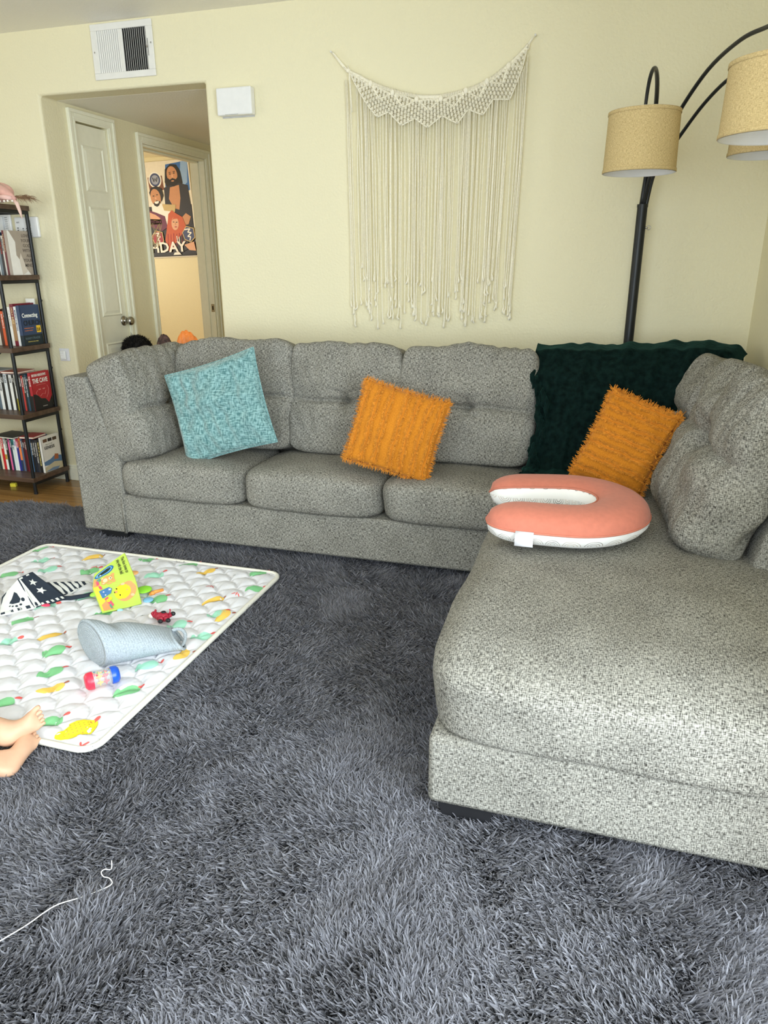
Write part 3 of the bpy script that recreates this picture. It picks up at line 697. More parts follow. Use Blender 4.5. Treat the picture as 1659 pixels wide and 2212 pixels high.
# doubled cords running out to the nails
q.tube([(-1.338, MY + .004, 2.213), (-1.30, MY, 2.17), (-1.262, MY - .002, 2.128)], .0028, 6)
q.tube([(-.412, MY + .004, 2.206), (-.432, MY, 2.18), (-.436, MY - .002, 2.155)], .0028, 6)
q.tube([(-1.255, MY - .01, 2.15), (-1.248, MY - .012, 2.12), (-1.243, MY - .010, 2.02), (-1.24, MY - .008, 1.96)], .0035, 6)
q.ball((-1.255, MY - .008, 2.132), (.012, .008, .009), 8)
q.build('header_rope', CORD, mac)
for x, z in ((-1.34, 2.215), (-.409, 2.209)):
    q = mm(); q.tube([(x, MY + .018, z), (x, MY - .006, z)], .004, 10); q.build('nail', VENTW, mac)
def knot_panel(A, B, C, D, n=4, name='knotted_panel'):
    """woven square with corner points A top, B right, C bottom, D left"""
    q = mm(); P = lambda s, t: tuple((1 - s) * ((1 - t) * a + t * d) + s * ((1 - t) * b + t * c) for a, b, c, d in zip(A, B, C, D))
    for (p, r_) in ((A, B), (B, C), (C, D), (D, A)):
        m_ = 9; pts = [(p[0] + (r_[0] - p[0]) * i / m_, MY - .006, p[1] + (r_[1] - p[1]) * i / m_) for i in range(m_ + 1)]
        q.tube(pts, .0034, 6)
        for i in range(m_ + 1):
            q.ball(pts[i], (.0042, .0040, .0042), 4)
    for i in range(n):
        for j in range(n):
            s, t = (i + .5) / n, (j + .5) / n; x, z = P(s, t)
            w_ = min(math.hypot(B[0] - A[0], B[1] - A[1]), math.hypot(D[0] - A[0], D[1] - A[1])) / n
            q.ball((x, MY - .006, z), (w_ * .40, .0045, w_ * .52), 5)
            for dx in (-1, 1):
                q.tube([(x + dx * w_ * .22, MY - .0105, z + w_ * .45), (x - dx * w_ * .20, MY - .0118, z), (x + dx * w_ * .22, MY - .0105, z - w_ * .45)], .0021, 5)
    for i in range(n + 1):     # working cords crossing under the knots
        s = i / n
        for (a_, b_) in ((P(s, 0), P(s, 1)), (P(0, s), P(1, s))):
            q.tube([(a_[0], MY - .002, a_[1]), (b_[0], MY - .002, b_[1])], .0016, 4)
    return q.build(name, CORD, mac)
for i in range(7):
    knot_panel(Kp[i + 1], Jp[i + 1], Lp[i], Jp[i], 4)
for i in range(6):
    knot_panel(Jp[i + 1], Lp[i + 1], Tp[i], Lp[i], 4)
hdz = lambda x: float(np.interp(x, [p[0] for p in hc], [p[1] for p in hc]))
for i in range(8):       # triangles hanging from the header
    K0, K1, J = Kp[i], Kp[i + 1], Jp[i]; mx_ = (K0[0] + K1[0]) / 2
    knot_panel((mx_, hdz(mx_) - .014), (K1[0] - .008, K1[1] - .002), J, (K0[0] + .008, K0[1] - .002), 3)
for i in range(1, 8):
    q = mm(); q.ball((Kp[i][0], MY - .012, Kp[i][1] + .002), (.011, .008, .014), 8); q.build('bead_knot', CORD, mac)
# fringe cords
bot = [(-1.27, 2.10), (-1.209, 2.053), (-1.165, 1.987), (-1.117, 1.934), (-1.062, 1.952), (-1.0, 1.893), (-.936, 1.919), (-.875, 1.878), (-.809, 1.923), (-.736, 1.888), (-.689, 1.942), (-.621, 1.916), (-.579, 1.975), (-.504, 1.971), (-.479, 2.03), (-.445, 2.10), (-.428, 2.165)]
r = np.random.default_rng(21); cords = []
NC = 118
for k in range(NC):
    t = k / (NC - 1); x = -1.262 + t * .835 + r.normal(0, .0022)
    # cords bunch in groups below each point
    x += .013 * math.sin((x + .0) * 2 * PI / .122 + .6) + .004 * math.sin(x * 2 * PI / .041)
    z0 = float(np.interp(x, [p[0] for p in bot], [p[1] for p in bot])) - .002
    ph = abs(((x + 1.25) / .122) % 1 - .5) * 2
    z1 = .965 + .075 * (1 - ph) + abs(r.normal(0, .06)) + (.13 if r.random() < .22 else 0)
    if .03 > abs(x + .52): z1 += .08
    cords.append((x, z0, z1))
def cord(q, x, z0, z1, k):
    xb = x * .965 - .0335 + r.normal(0, .006); y = MY - .002 - (k % 3) * .0035
    mid = r.normal(0, .004)
    pts = [(x, y, z0), (x * .75 + xb * .25 + mid, y, z0 * .7 + z1 * .3), (x * .35 + xb * .65 + mid, y, z0 * .35 + z1 * .65), (xb, y, z1 + .045), (xb + r.normal(0, .002), y, z1 + .032), (xb + r.normal(0, .003), y, z1 + .012), (xb + r.normal(0, .004), y, z1)]
    q.tube(pts, [.0021] * 4 + [.0026, .0048, .0056], 6)
order = sorted(range(NC), key=lambda k: cords[k][1] - cords[k][2], reverse=True)
rest = mm()
for n_, k in enumerate(order):
    if n_ < 100: q = mm(); cord(q, *cords[k], k); q.build('fringe_cord', CORD, mac)
    else: cord(rest, *cords[k], k)
rest.build('fringe_cord', CORD, mac)['kind'] = 'stuff'

# ================================================================== ARC FLOOR LAMP
lamp = tag(empty('arc_floor_lamp', (.095, 3.50, 0)), 'black arching floor lamp with three burlap drum shades in the right corner', 'floor lamp')
LX, LY = .095, 3.50
LM = T((-LX, -LY, 0))
def lb(): q = MB(); q.M = LM; return q
q = lb(); q.M = Matrix.Identity(4); q.lathe([(0, .0), (.095, .0), (.098, .004), (.098, .018), (.09, .024), (.02, .028), (0, .028)], 40); q.build('base', BLACK, lamp, angle=40)
q = lb(); q.tube([(LX, LY, .02), (LX, LY, 1.52)], .0215, 20); q.tube([(LX, LY, 1.512), (LX, LY, 1.524)], .023, 20); q.build('pole', BLACK, lamp, angle=50)
q = lb(); q.tube([(LX + .017, LY - .008, 1.43), (LX + .030, LY - .012, 1.43)], .004, 10)
a_ = [(LX + .034 + .008 * math.cos(t), LY - .012, 1.43 + .008 * math.sin(t)) for t in np.linspace(0, 2 * PI, 17)]; q.tube(a_, .0018, 6, caps=False); q.build('ring_knob', STEEL, lamp)
def bez(p, n=28):
    p = [Vector(x) for x in p]; out = []
    for i in range(n + 1):
        t = i / n; q_ = p[:]
        while len(q_) > 1: q_ = [q_[j].lerp(q_[j + 1], t) for j in range(len(q_) - 1)]
        out.append(tuple(q_[0]))
    return out
def shade(cx, cy, zt, zb, r0, tilt=(0, 0)):
    q = lb(); H = zt - zb; q.M = LM @ T((cx, cy, zb)) @ R3(tilt[0], tilt[1])
    q.lathe([(r0, 0), (r0 * .965, H)], 56)
    s = q.build('lamp_shade', BURLAP, lamp)
    me = s.data; uvl = me.uv_layers.new(name='UVMap')
    for p in me.polygons:
        ks = [me.loops[l].vertex_index % 56 for l in p.loop_indices]; wrap = max(ks) == 55 and min(ks) == 0
        for l, k in zip(p.loop_indices, ks):
            if wrap and k == 0: k = 56
            uvl.data[l].uv = (k / 56 * 2 * PI * r0, me.loops[l].vertex_index // 56 * H)
    for z0, z1, nm in ((0, .012, 'hem'), (H - .012, H, 'hem')):
        q = lb(); q.M = LM @ T((cx, cy, zb)) @ R3(tilt[0], tilt[1]); ra = r0 * (1 - .035 * z0 / H)
        q.lathe([(ra + .0008, z0), (ra + .0022, z0 + .001), (ra + .0018, z1 - .001), (ra + .0003, z1)], 56)
        h = q.build(nm, BURLAP, s); h.parent = s
        box_uv(h.data)
    q = lb(); q.M = LM @ T((cx, cy, zb)) @ R3(tilt[0], tilt[1])
    q.lathe([(r0 + .0005, -.0005), (r0 - .0035, -.0008), (r0 - .0030, .004), (r0 * .965 - .003, H - .002), (r0 * .965 + .0005, H + .0004)], 56)
    q.build('shade_lining', SHADEIN, s)
    q = lb(); q.M = LM @ T((cx, cy, zb)) @ R3(tilt[0], tilt[1])
    for k in range(3):
        a = 2 * PI * k / 3 + .4; q.tube([(0, 0, H - .02), (r0 * .955 * math.cos(a), r0 * .955 * math.sin(a), H - .006)], .0018, 6)
    q.tube([(0, 0, H - .03), (0, 0, H + .012)], .009, 12); q.tube([(0, 0, H - .09), (0, 0, H - .03)], .017, 16)
    q.build('shade_frame', BLACK, s)
    q = lb(); q.M = LM @ T((cx, cy, zb + H - .135)) @ R3(tilt[0], tilt[1])
    q.ball((0, 0, 0), (.028, .028, .032), 12); q.tube([(0, 0, .02), (0, 0, .05)], .013, 14); q.build('bulb', plain('frosted_bulb', (.85, .85, .82), .3), s)
# three arms
def arm(p, r0=.008, r1=.0055):
    b = bez(p); q = lb(); n = len(b); q.tube(b, [r0 + (r1 - r0) * i / (n - 1) for i in range(n)], 12); return q.build('arm', BLACK, lamp)
S1 = (.055, 2.95)
q = arm([(LX - .006, LY - .008, 1.50), (LX + .01, LY - .01, 1.80), (LX + .03, LY - .25, 2.02), (.060, 2.97, 2.00), (.055, 2.95, 1.90), (.055, 2.95, 1.77)], .010)
S2 = (.375, 2.30); S3 = (.470, 2.96)
def arm_c(p, r0, r1):
    b = smooth_curve(p, 6); q = lb(); n = len(b); q.tube(b, [r0 + (r1 - r0) * i / (n - 1) for i in range(n)], 12); return q.build('arm', BLACK, lamp)
arm_c([(LX + .002, LY, 1.50), (.112, 3.45, 1.632), (.157, 3.4, 1.758), (.191, 3.35, 1.846), (.264, 3.2, 1.951), (.337, 3.0, 1.990), (.394, 2.85, 1.985), (.42, 2.65, 1.96), (.415, 2.45, 1.91), (.39, 2.33, 1.85), (S2[0], S2[1], 1.76)], .0082, .006)
arm_c([(LX + .012, LY - .002, 1.50), (.126, 3.48, 1.635), (.166, 3.45, 1.705), (.206, 3.42, 1.767), (.273, 3.32, 1.86), (.34, 3.2, 1.918), (.41, 3.09, 1.935), (.455, 3.0, 1.91), (S3[0], S3[1], 1.80)], .0078, .006)
shade(S1[0], S1[1], 1.785, 1.590, .124); shade(S2[0], S2[1], 1.775, 1.598, .140); shade(S3[0], S3[1], 1.82, 1.632, .130)

# ================================================================== WALL FITTINGS
vt = tag(empty('air_vent', (-2.46, YW, 2.308)), 'white return air vent grille high on the wall above the hallway opening', 'vent')
W_, H_ = .358, .246
q = MB(); b0 = .030
for x0, x1, z0, z1 in ((-W_ / 2, W_ / 2, H_ / 2 - b0, H_ / 2), (-W_ / 2, W_ / 2, -H_ / 2, -H_ / 2 + b0), (-W_ / 2, -W_ / 2 + b0 + .008, -H_ / 2 + b0, H_ / 2 - b0), (W_ / 2 - b0 - .008, W_ / 2, -H_ / 2 + b0, H_ / 2 - b0)):
    q.box(x0, x1, -.011, -.001, z0, z1)
q.box(-.012, .006, -.009, -.002, -H_ / 2 + b0, H_ / 2 - b0)
q.build('frame', VENTW, vt, smooth=False, bevel=.003)
q = MB(); q.box(-W_ / 2 + .02, W_ / 2 - .02, -.0015, .0, -H_ / 2 + .02, H_ / 2 - .02); q.build('duct_opening', DARKV, vt, smooth=False)
xa, xb2 = -W_ / 2 + b0 + .008, W_ / 2 - b0 - .008; n = 24
for k in range(n):
    x = xa + (xb2 - xa) * (k + .5) / n
    if abs(x + .003) < .009: continue
    q = MB(); q.M = T((x, -.0055, 0)) @ R3(0, 0, math.radians(16 if x < 0 else -52)); wv = .0043 if x < 0 else .0036
    q.box(-wv, wv, -.0006, .0006, -H_ / 2 + b0, H_ / 2 - b0); q.build('louver', VENTW, vt, smooth=False)
q = MB(); q.box(W_ / 2 - b0 - .001, W_ / 2 - b0 + .0015, -.0118, -.010, -.035, .04, 0); q.box(W_ / 2 - b0 - .006, W_ / 2 - b0 + .001, -.02, -.011, .0, .006, 1); q.build('damper_lever', [DARKV, STEEL], vt, smooth=False)
for x, z in ((-W_ / 2 + .015, 0), (W_ / 2 - .012, .02)):
    q = MB(); q.ball((x, -.011, z), (.004, .002, .004), 8); q.build('screw', STEEL, vt)
ch = tag(empty('door_chime', (-1.842, YW, 2.04)), 'white square door chime box on the wall left of the macrame', 'chime box')
q = MB(); q.box(-.094, .094, -.045, -.003, -.060, .060); q.build('cover', WHITE, ch, smooth=False, bevel=.006)
q = MB(); q.box(-.088, .088, -.004, .0, -.066, .056); q.box(-.05, .02, -.0475, -.0445, -.0595, -.056); q.build('back_plate', plain('grey_back_plate', (.50, .50, .49), .5), ch, smooth=False, bevel=.001)
kp = tag(empty('alarm_keypad', (-3.205, YW, 1.492)), 'white alarm keypad with small lcd and rows of grey buttons behind the bookshelf post', 'keypad')
q = MB(); q.box(-.080, .080, -.022, 0, -.055, .055); q.build('housing', WHITE, kp, smooth=False, bevel=.008, seg=3)
q = MB(); q.box(.005, .032, -.0235, -.0215, .006, .036); q.build('display', plain('lcd_green_grey', (.16, .19, .15), .25), kp, smooth=False)
for i in range(3):
    for j in range(4):
        q = MB(); q.ball((-.022 + i * .024, -.022, -.008 - j * .0125), (.006, .003, .0035), 6); q.build('button', plain('grey_button', (.16, .16, .16), .5) if i + j == 0 else bpy.data.materials['grey_button'], kp)
for j in range(3):
    q = MB(); q.ball((-.058, -.022, -.004 - j * .012), (.006, .003, .0035), 6); q.build('button', bpy.data.materials['grey_button'], kp)
q = MB(); q.text('ADT', .010, T((-.063, -.0225, .022)) @ R3(PI / 2, 0, 0), bold=.0002); q.build('marking', bpy.data.materials['grey_button'], kp, smooth=False)
th_ = tag(empty('wall_intercom', (-3.385, YW, 1.505)), 'white rounded wall unit with an open cover left of the alarm keypad', 'wall unit')
q = MB(); q.box(-.085, .072, -.018, 0, -.058, .062); q.build('housing', WHITE, th_, smooth=False, bevel=.010, seg=3)
q = MB(); q.box(-.08, .028, -.030, -.018, -.044, .048); q.build('cover', plain('pale_cover', (.70, .72, .73), .4), th_, smooth=False, bevel=.004)
q = MB()
for k in range(8): q.box(.034, .052, -.0195, -.0175, -.04 + k * .011, -.035 + k * .011)
q.build('speaker_slots', plain('slot_grey', (.35, .36, .36), .5), th_, smooth=False)
sw = tag(empty('wall_switch_remote', (-3.086, YW, .783)), 'small white switch with stacked buttons low beside the hallway corner', 'switch')
q = MB(); q.box(-.034, .034, -.006, 0, -.037, .037); q.build('plate', plain('translucent_plate', (.72, .72, .76), .3), sw, smooth=False, bevel=.002)
q = MB(); q.box(-.022, .016, -.022, -.006, -.028, .024); q.build('body', WHITE, sw, smooth=False, bevel=.007, seg=3)
for k in range(3):
    q = MB(); q.box(-.016, .011, -.0240, -.021, -.020 + k * .0145, -.010 + k * .0145); q.build('button', WHITE, sw, smooth=False, bevel=.002)

# ================================================================== BEDROOM: banner and hoop
bn = tag(empty('birthday_banner', (-4.96, 7.872, 1.89)), 'colourful birthday banner with three wrestlers on the bedroom wall seen through the doorway', 'banner')
BW, BH = .60, 1.02       # local x right, z up, origin centre; face towards -y
cols = ['3a6fb5', 'e9e2d2', '2b2a31', 'e0a987', '7a4a30', '1b1712', 'c85a30', 'a5303f', '9aa0b4', 'f4f1ea', '3f4a72', '6b2a4a', 'c9b07a', 'c98f66', '8fb0da']
bm_ = [cm(c, .55, 'print') for c in cols]; I = {c: i for i, c in enumerate(cols)}
q = MB(); lay = [0]
def pp(pts, c):
    lay[0] += 1; y = -.0012 - lay[0] * .00022
    q.poly([(x - BW / 2, y, z - BH / 2) for x, z in pts][::1], I[c])
def el(cx, cz, rx, rz, c, rot=0, n=26):
    pp([(cx + rx * math.cos(t) * math.cos(rot) - rz * math.sin(t) * math.sin(rot), cz + rx * math.cos(t) * math.sin(rot) + rz * math.sin(t) * math.cos(rot)) for t in [2 * PI * k / n for k in range(n)]], c)
q.box(-BW / 2, BW / 2, -.0012, .0, -BH / 2, BH / 2, I['e9e2d2'])
pp([(.30, .98), (.585, 1.005), (.585, .70), (.25, .60)], '3a6fb5'); pp([(.50, 1.0), (.585, 1.005), (.56, .78), (.44, .70)], '8fb0da')
pp([(0, .0), (.585, .0), (.585, .55), (.0, .55)], '2b2a31')
# round emblem top left
pp([(.05, .86), (.24, .87), (.25, .72), (.06, .70)], '7a4a30')
el(.145, .83, .085, .085, 'f4f1ea'); el(.145, .83, .070, .070, '3f4a72'); el(.145, .83, .050, .050, '9aa0b4')
for pts in ([(.11, .855), (.122, .855), (.135, .815), (.128, .805)], [(.135, .815), (.128, .805), (.143, .845), (.150, .845)], [(.150, .845), (.143, .845), (.160, .805), (.166, .812)], [(.160, .805), (.166, .812), (.182, .855), (.170, .855)]): pp(pts, '1b1712')
# tall bearded man, long dark hair, open leather jacket
pp([(.29, .93), (.36, .98), (.44, .97), (.485, .90), (.50, .78), (.46, .70), (.30, .70), (.27, .80)], '1b1712')
pp([(.25, .74), (.33, .76), (.45, .78), (.56, .75), (.58, .50), (.57, .34), (.40, .32), (.24, .52)], '2b2a31')
pp([(.33, .74), (.45, .76), (.45, .62), (.42, .50), (.35, .52), (.30, .62)], 'c98f66')
el(.375, .87, .068, .088, 'c98f66', .12); pp([(.315, .84), (.34, .82), (.375, .835), (.42, .82), (.445, .845), (.43, .77), (.385, .745), (.335, .77)], '1b1712')
el(.375, .805, .020, .007, 'c98f66'); el(.35, .878, .013, .005, '1b1712'); el(.402, .885, .013, .005, '1b1712'); pp([(.37, .875), (.385, .875), (.39, .845), (.366, .845)], 'e0a987')
pp([(.335, .895), (.365, .90), (.365, .895), (.335, .888)], '1b1712'); pp([(.39, .903), (.418, .905), (.418, .898), (.39, .896)], '1b1712')
pp([(.42, .40), (.50, .46), (.56, .42), (.52, .34), (.45, .33)], 'c98f66')
# smiling man on the left
pp([(.06, .56), (.10, .60), (.26, .56), (.36, .53), (.34, .34), (.06, .36)], 'f4f1ea'); pp([(.20, .57), (.38, .555), (.36, .48), (.22, .50)], 'c9b07a')
pp([(.05, .70), (.08, .75), (.15, .765), (.22, .735), (.235, .66), (.20, .60), (.07, .62)], '1b1712')
el(.128, .645, .066, .092, 'c98f66', .15); pp([(.09, .585), (.10, .56), (.135, .545), (.165, .56), (.185, .60), (.14, .615)], '1b1712')
pp([(.105, .60), (.165, .607), (.16, .585), (.135, .575), (.112, .582)], 'f4f1ea'); el(.103, .662, .013, .005, '1b1712'); el(.152, .672, .013, .005, '1b1712'); el(.128, .637, .012, .012, 'e0a987')
pp([(.0, .52), (.12, .48), (.22, .44), (.24, .32), (.16, .28), (.0, .34)], '6b2a4a'); pp([(.0, .50), (.10, .46), (.16, .42), (.12, .39), (.0, .42)], 'e0a987')
# woman with long red hair
pp([(.32, .50), (.36, .47), (.45, .42), (.49, .30), (.46, .20), (.40, .16), (.34, .10), (.22, .06), (.19, .18), (.22, .28), (.25, .38), (.27, .46)], 'c85a30')
pp([(.30, .12), (.42, .24), (.48, .20), (.50, .08), (.34, .02)], '2b2a31')
el(.345, .355, .048, .072, 'e0a987', -.12); el(.328, .372, .011, .005, '1b1712'); el(.368, .368, .011, .005, '1b1712'); el(.350, .318, .017, .006, 'a5303f'); pp([(.345, .365), (.353, .365), (.358, .342), (.343, .342)], 'c98f66')
pp([(.31, .39), (.34, .43), (.40, .42), (.385, .405), (.335, .405)], 'c85a30')
for k in range(7):
    x = .23 + k * .038; pp([(x, .25 - .02 * (k % 2)), (x + .008, .25), (x - .006, .08 + .01 * k), (x - .012, .08 + .01 * k)], 'a5303f')
pp([(.345, .22), (.355, .22), (.36, .15), (.35, .14)], 'f4f1ea'); pp([(.375, .21), (.385, .21), (.385, .15), (.375, .15)], 'f4f1ea')
# title belts with the zigzag mark
def belt(cx, cz, s, c, c2):
    sh = [(-.9, .2), (-.2, 1), (.9, .7), (1, -.5), (.3, -1.05), (-.6, -.7)]
    pp([(cx + a * s, cz + b_ * s) for a, b_ in sh], 'c9b07a'); pp([(cx + a * s * .88, cz + b_ * s * .88) for a, b_ in sh], c)
    z_ = [(-.5, .55), (.35, .62), (-.05, .22), (.5, .15), (-.1, -.3), (.35, -.35), (.15, -.8)]
    for a, b_ in zip(z_[:-1], z_[1:]):
        d = Vector((b_[0] - a[0], b_[1] - a[1])).normalized(); nx_, nz_ = -d.y * .07, d.x * .07
        pp([(cx + (a[0] + nx_) * s, cz + (a[1] + nz_) * s), (cx + (b_[0] + nx_) * s, cz + (b_[1] + nz_) * s), (cx + (b_[0] - nx_) * s, cz + (b_[1] - nz_) * s), (cx + (a[0] - nx_) * s, cz + (a[1] - nz_) * s)], 'f4f1ea')
belt(.09, .21, .085, 'a5303f', ''); belt(.505, .235, .088, '3f4a72', '')
pp([(.44, .12), (.57, .15), (.585, .05), (.50, .06)], 'e0a987'); pp([(.27, .0), (.40, .0), (.36, .045), (.30, .04)], 'f4f1ea')
pp([(.0, .0), (.585, .0), (.585, .018), (.0, .01)], '1b1712')
lay[0] += 3
q.text('BIRTHDAY', .155, T((.455 - BW / 2, -.0012 - lay[0] * .00022, .050 - BH / 2)) @ R3(PI / 2, 0, 0), I['f4f1ea'], sx=1.12, bold=.004, align='RIGHT')
q.box(-BW / 2, BW / 2, -.0075, -.0012, -BH / 2 - .012, -BH / 2, I['e9e2d2'])
o = q.build('printed_sheet', bm_, bn, smooth=False); o.rotation_euler = (0, -.03, 0)
q = MB(); q.ball((.292, -.012, .515), (.008, .006, .008), 8); q.build('push_pin', STEEL, bn)
hp = tag(empty('basketball_hoop', (-4.43, 6.60, 1.70)), 'small black basketball hoop with white net in front of the banner', 'basketball hoop')
q = MB(); RR = .135
for z in (0, -.028): q.tube([(RR * math.cos(t), RR * math.sin(t), z) for t in np.linspace(0, 2 * PI, 41)], .0045, 8, caps=False)
for k in range(8): q.tube([(RR * math.cos(k * PI / 4), RR * math.sin(k * PI / 4), 0), (RR * math.cos(k * PI / 4), RR * math.sin(k * PI / 4), -.028)], .003, 6)
q.box(-RR - .08, -RR, -.04, .04, -.03, .005); q.build('rim', BLACK, hp)
q = MB(); nn_ = 10
def nr_(l): return (RR * (1, .86, .70, .62)[l], -.03 - .075 * l)
for l in range(3):
    ra, za = nr_(l); rb, zb_ = nr_(l + 1)
    for k in range(nn_):
        a0 = 2 * PI * (k + (l % 2) * .5) / nn_
        for s_2 in (-.5, .5):
            a1 = a0 + 2 * PI * s_2 / nn_; q.tube([(ra * math.cos(a0), ra * math.sin(a0), za), (rb * math.cos(a1), rb * math.sin(a1), zb_)], .0022, 5)
q.build('net', plain('net_cord', (.75, .72, .62), .8), hp)
q = MB(); q.box(-.03, .0, -.23, .23, -.12, .25); o = q.build('backboard', plain('clear_grey_board', (.6, .6, .6), .2), hp, smooth=False); o.location = (-RR - .08, 0, 0)
q = MB(); q.tube([(-RR - .10, 0, 0), (-RR - .10, 0, -1.65)], .018, 12); q.lathe([(0, -1.70), (.20, -1.70), (.20, -1.66), (.03, -1.64), (0, -1.64)], 30)
q.v = [v if i < 24 else (v[0] - RR - .10, v[1], v[2]) for i, v in enumerate(q.v)]
q.build('stand', BLACK, hp)

# ================================================================== PLAY MAT
ZM = .052                       # lower face of the mat, on the pile
pm = tag(empty('play_mat', (-1.81, 1.905, ZM)), 'white quilted baby play mat printed with green and yellow shapes, lying on the rug', 'play mat')
pp_, AA, qq_ = .058, .021, .155
def hm(x, y):
    x = np.asarray(x, float); y = np.asarray(y, float)
    x, y = np.broadcast_arrays(x, y); w_ = x
    sa, sb_, sh = .060, .078, .056                       # clamshell stitching: half width, height, row pitch
    yy = y + .004 * np.sin(x * 23); j0 = np.floor(yy / sh); d = np.full(x.shape, 9.0); done = np.zeros(x.shape, bool)
    for dj in (-1, 0, 1):
        j = j0 + dj; off = np.where(np.mod(j, 2) == 0, 0, sa); cx = np.round((x - off) / (2 * sa)) * 2 * sa + off
        rho = np.sqrt(((x - cx) / sa) ** 2 + ((yy - j * sh) / sb_) ** 2); rho = np.where(yy < j * sh, np.abs(x - cx) / sa, rho)
        ins = (rho < 1) & ~done
        d = np.where(~done, np.minimum(d, np.abs(1 - rho) * sa), d); done |= ins
    e = np.minimum.reduce([x - MX0, MX1 - x, y - MY0, MY1 - y])
    puff = .013 * (1 - np.exp(-d / .010)) + .0015 * np.sin(w_ * 150 + y * 60) * np.exp(-d / .02) + .0006 * np.sin(w_ * 330 - y * 90) * np.exp(-d / .015)
    return .012 + puff * np.clip((e - .012) / .03, 0, 1)
cr = .05
def corner_in(x, y):
    """pull a square point into the rounded-corner outline"""
    X = np.array(x); Y = np.array(y)
    cx = np.clip(X, MX0 + cr, MX1 - cr); cy = np.clip(Y, MY0 + cr, MY1 - cr); dx, dy = X - cx, Y - cy
    inf = np.maximum(abs(dx), abs(dy)); l2 = np.sqrt(dx ** 2 + dy ** 2) + 1e-9; f = np.where(inf > 0, inf / l2, 1)
    return cx + dx * f, cy + dy * f
n = 330; gx = np.linspace(MX0, MX1, n + 1); gy = np.linspace(MY0, MY1, n + 1); GX, GY = np.meshgrid(gx, gy, indexing='ij')
RX_, RY_ = corner_in(GX, GY)
q = MB(); q.M = T((1.81, -1.905, 0)); q.grid(np.stack([RX_, RY_, hm(RX_, RY_)], -1), 0)
green, mint, yel, yel2, red, brn = 1, 2, 3, 4, 5, 6
def decal(cx, cy, pts, mi, rings=5, lift=.0012):
    c = Vector((cx, cy)); vs = [(cx, cy)]; m_ = len(pts)
    for r_ in range(1, rings + 1):
        for p in pts: vs.append((cx + p[0] * r_ / rings, cy + p[1] * r_ / rings))
    V = [(x, y, float(hm(x, y)) + lift) for x, y in vs]; fs = []
    for k in range(m_): fs.append((0, 1 + k, 1 + (k + 1) % m_))
    for r_ in range(1, rings):
        for k in range(m_):
            a = 1 + (r_ - 1) * m_ + k; b2 = 1 + (r_ - 1) * m_ + (k + 1) % m_; fs.append((a, a + m_, b2 + m_, b2))
    q.add(V, fs, mi)
def leafshape(L_, Wd, rot, bend=.2, n=18):
    out = []
    for k in range(n):
        t = 2 * PI * k / n; x = L_ * math.cos(t); y = Wd * math.sin(t) * (1 + .35 * math.cos(t)) + bend * L_ * (math.cos(t) ** 2 - .5)
        out.append((x * math.cos(rot) - y * math.sin(rot), x * math.sin(rot) + y * math.cos(rot)))
    return out
def cap(cx, cy, s, mi=red): decal(cx, cy, leafshape(s, s * .5, 1.1, 0, 12), mi, 2, .0016)
Mlist = [('y', -2.079, 2.419), ('g', -1.828, 2.465), ('g', -1.628, 2.476), ('y', -1.515, 2.417), ('m', -1.704, 2.332), ('g', -1.301, 2.475), ('r', -1.421, 2.289), ('g', -1.245, 2.332), ('r', -1.293, 2.26), ('y', -1.353, 2.188), ('g', -1.562, 2.134), ('m', -1.278, 2.09), ('m', -1.37, 1.973), ('m', -2.268, 2.325), ('g', -2.37, 2.44), ('m', -2.168, 2.251), ('g', -2.288, 2.161), ('m', -1.935, 1.967), ('g', -1.93, 1.845), ('y', -1.755, 1.776), ('g', -1.667, 1.697), ('m', -1.868, 1.702), ('y', -1.519, 1.506), ('g', -1.288, 1.561), ('m', -1.313, 1.705), ('y', -1.25, 1.799), ('m', -1.25, 1.929), ('g', -1.403, 1.37), ('Y', -1.309, 1.361), ('v', -1.247, 1.318), ('g', -1.601, 1.401), ('g', -1.989, 2.288), ('m', -1.845, 2.077), ('g', -1.583, 1.582), ('g', -1.687, 1.981), ('r', -1.992, 2.322), ('y', -1.258, 2.088), ('g', -2.2, 1.9), ('y', -2.1, 1.6), ('g', -1.85, 1.5), ('m', -2.0, 1.42)]
r = np.random.default_rng(4)
for k, x, y in Mlist:
    rot = 1.0 + r.normal(0, .25); s = r.uniform(.9, 1.15)
    if k in 'gm':
        mi = green if k == 'g' else mint
        decal(x, y, leafshape(.034 * s, .021 * s, rot, .04), mi); decal(x - .026, y - .018, leafshape(.018 * s, .008, rot + .9, .1), mi, 3); cap(x + .022, y + .040, .011)
    elif k == 'y': decal(x, y, leafshape(.044 * s, .018 * s, rot, .10), yel); cap(x + .026, y + .040, .009, brn)
    elif k == 'Y':
        decal(x, y, leafshape(.058, .034, rot - .1, .05), yel2); cap(x + .022, y + .052, .016)
        for a in range(-4, 5):
            for b2 in range(-2, 3):
                if a * a / 16 + b2 * b2 / 5 < 1:
                    ca, sa = math.cos(rot - .1), math.sin(rot - .1); xx, yy = a * .0115, b2 * .0105
                    decal(x + xx * ca - yy * sa, y + xx * sa + yy * ca, leafshape(.0026, .0010, rot - .1, 0, 6), brn, 1, .002)
    elif k == 'r':
        for j in range(3): decal(x + j * .011 - .011, y + .004 * (j % 2), leafshape(.010, .0022, .9 + j * .7, 0, 8), red, 1, .0015)
    elif k == 'v':
        decal(x, y, leafshape(.013, .003, .8, 0, 8), red, 1, .0015); decal(x - .012, y - .003, leafshape(.008, .003, 2.3, 0, 8), red, 1, .0016)
for k in range(26):
    x, y = r.uniform(MX0 + .06, MX1 - .06), r.uniform(MY0 + .06, MY1 - .06)
    for j in range(2): decal(x + j * .006, y, leafshape(.006, .0009, 1.0 + j * .4, 0, 6), 7, 1, .0012)
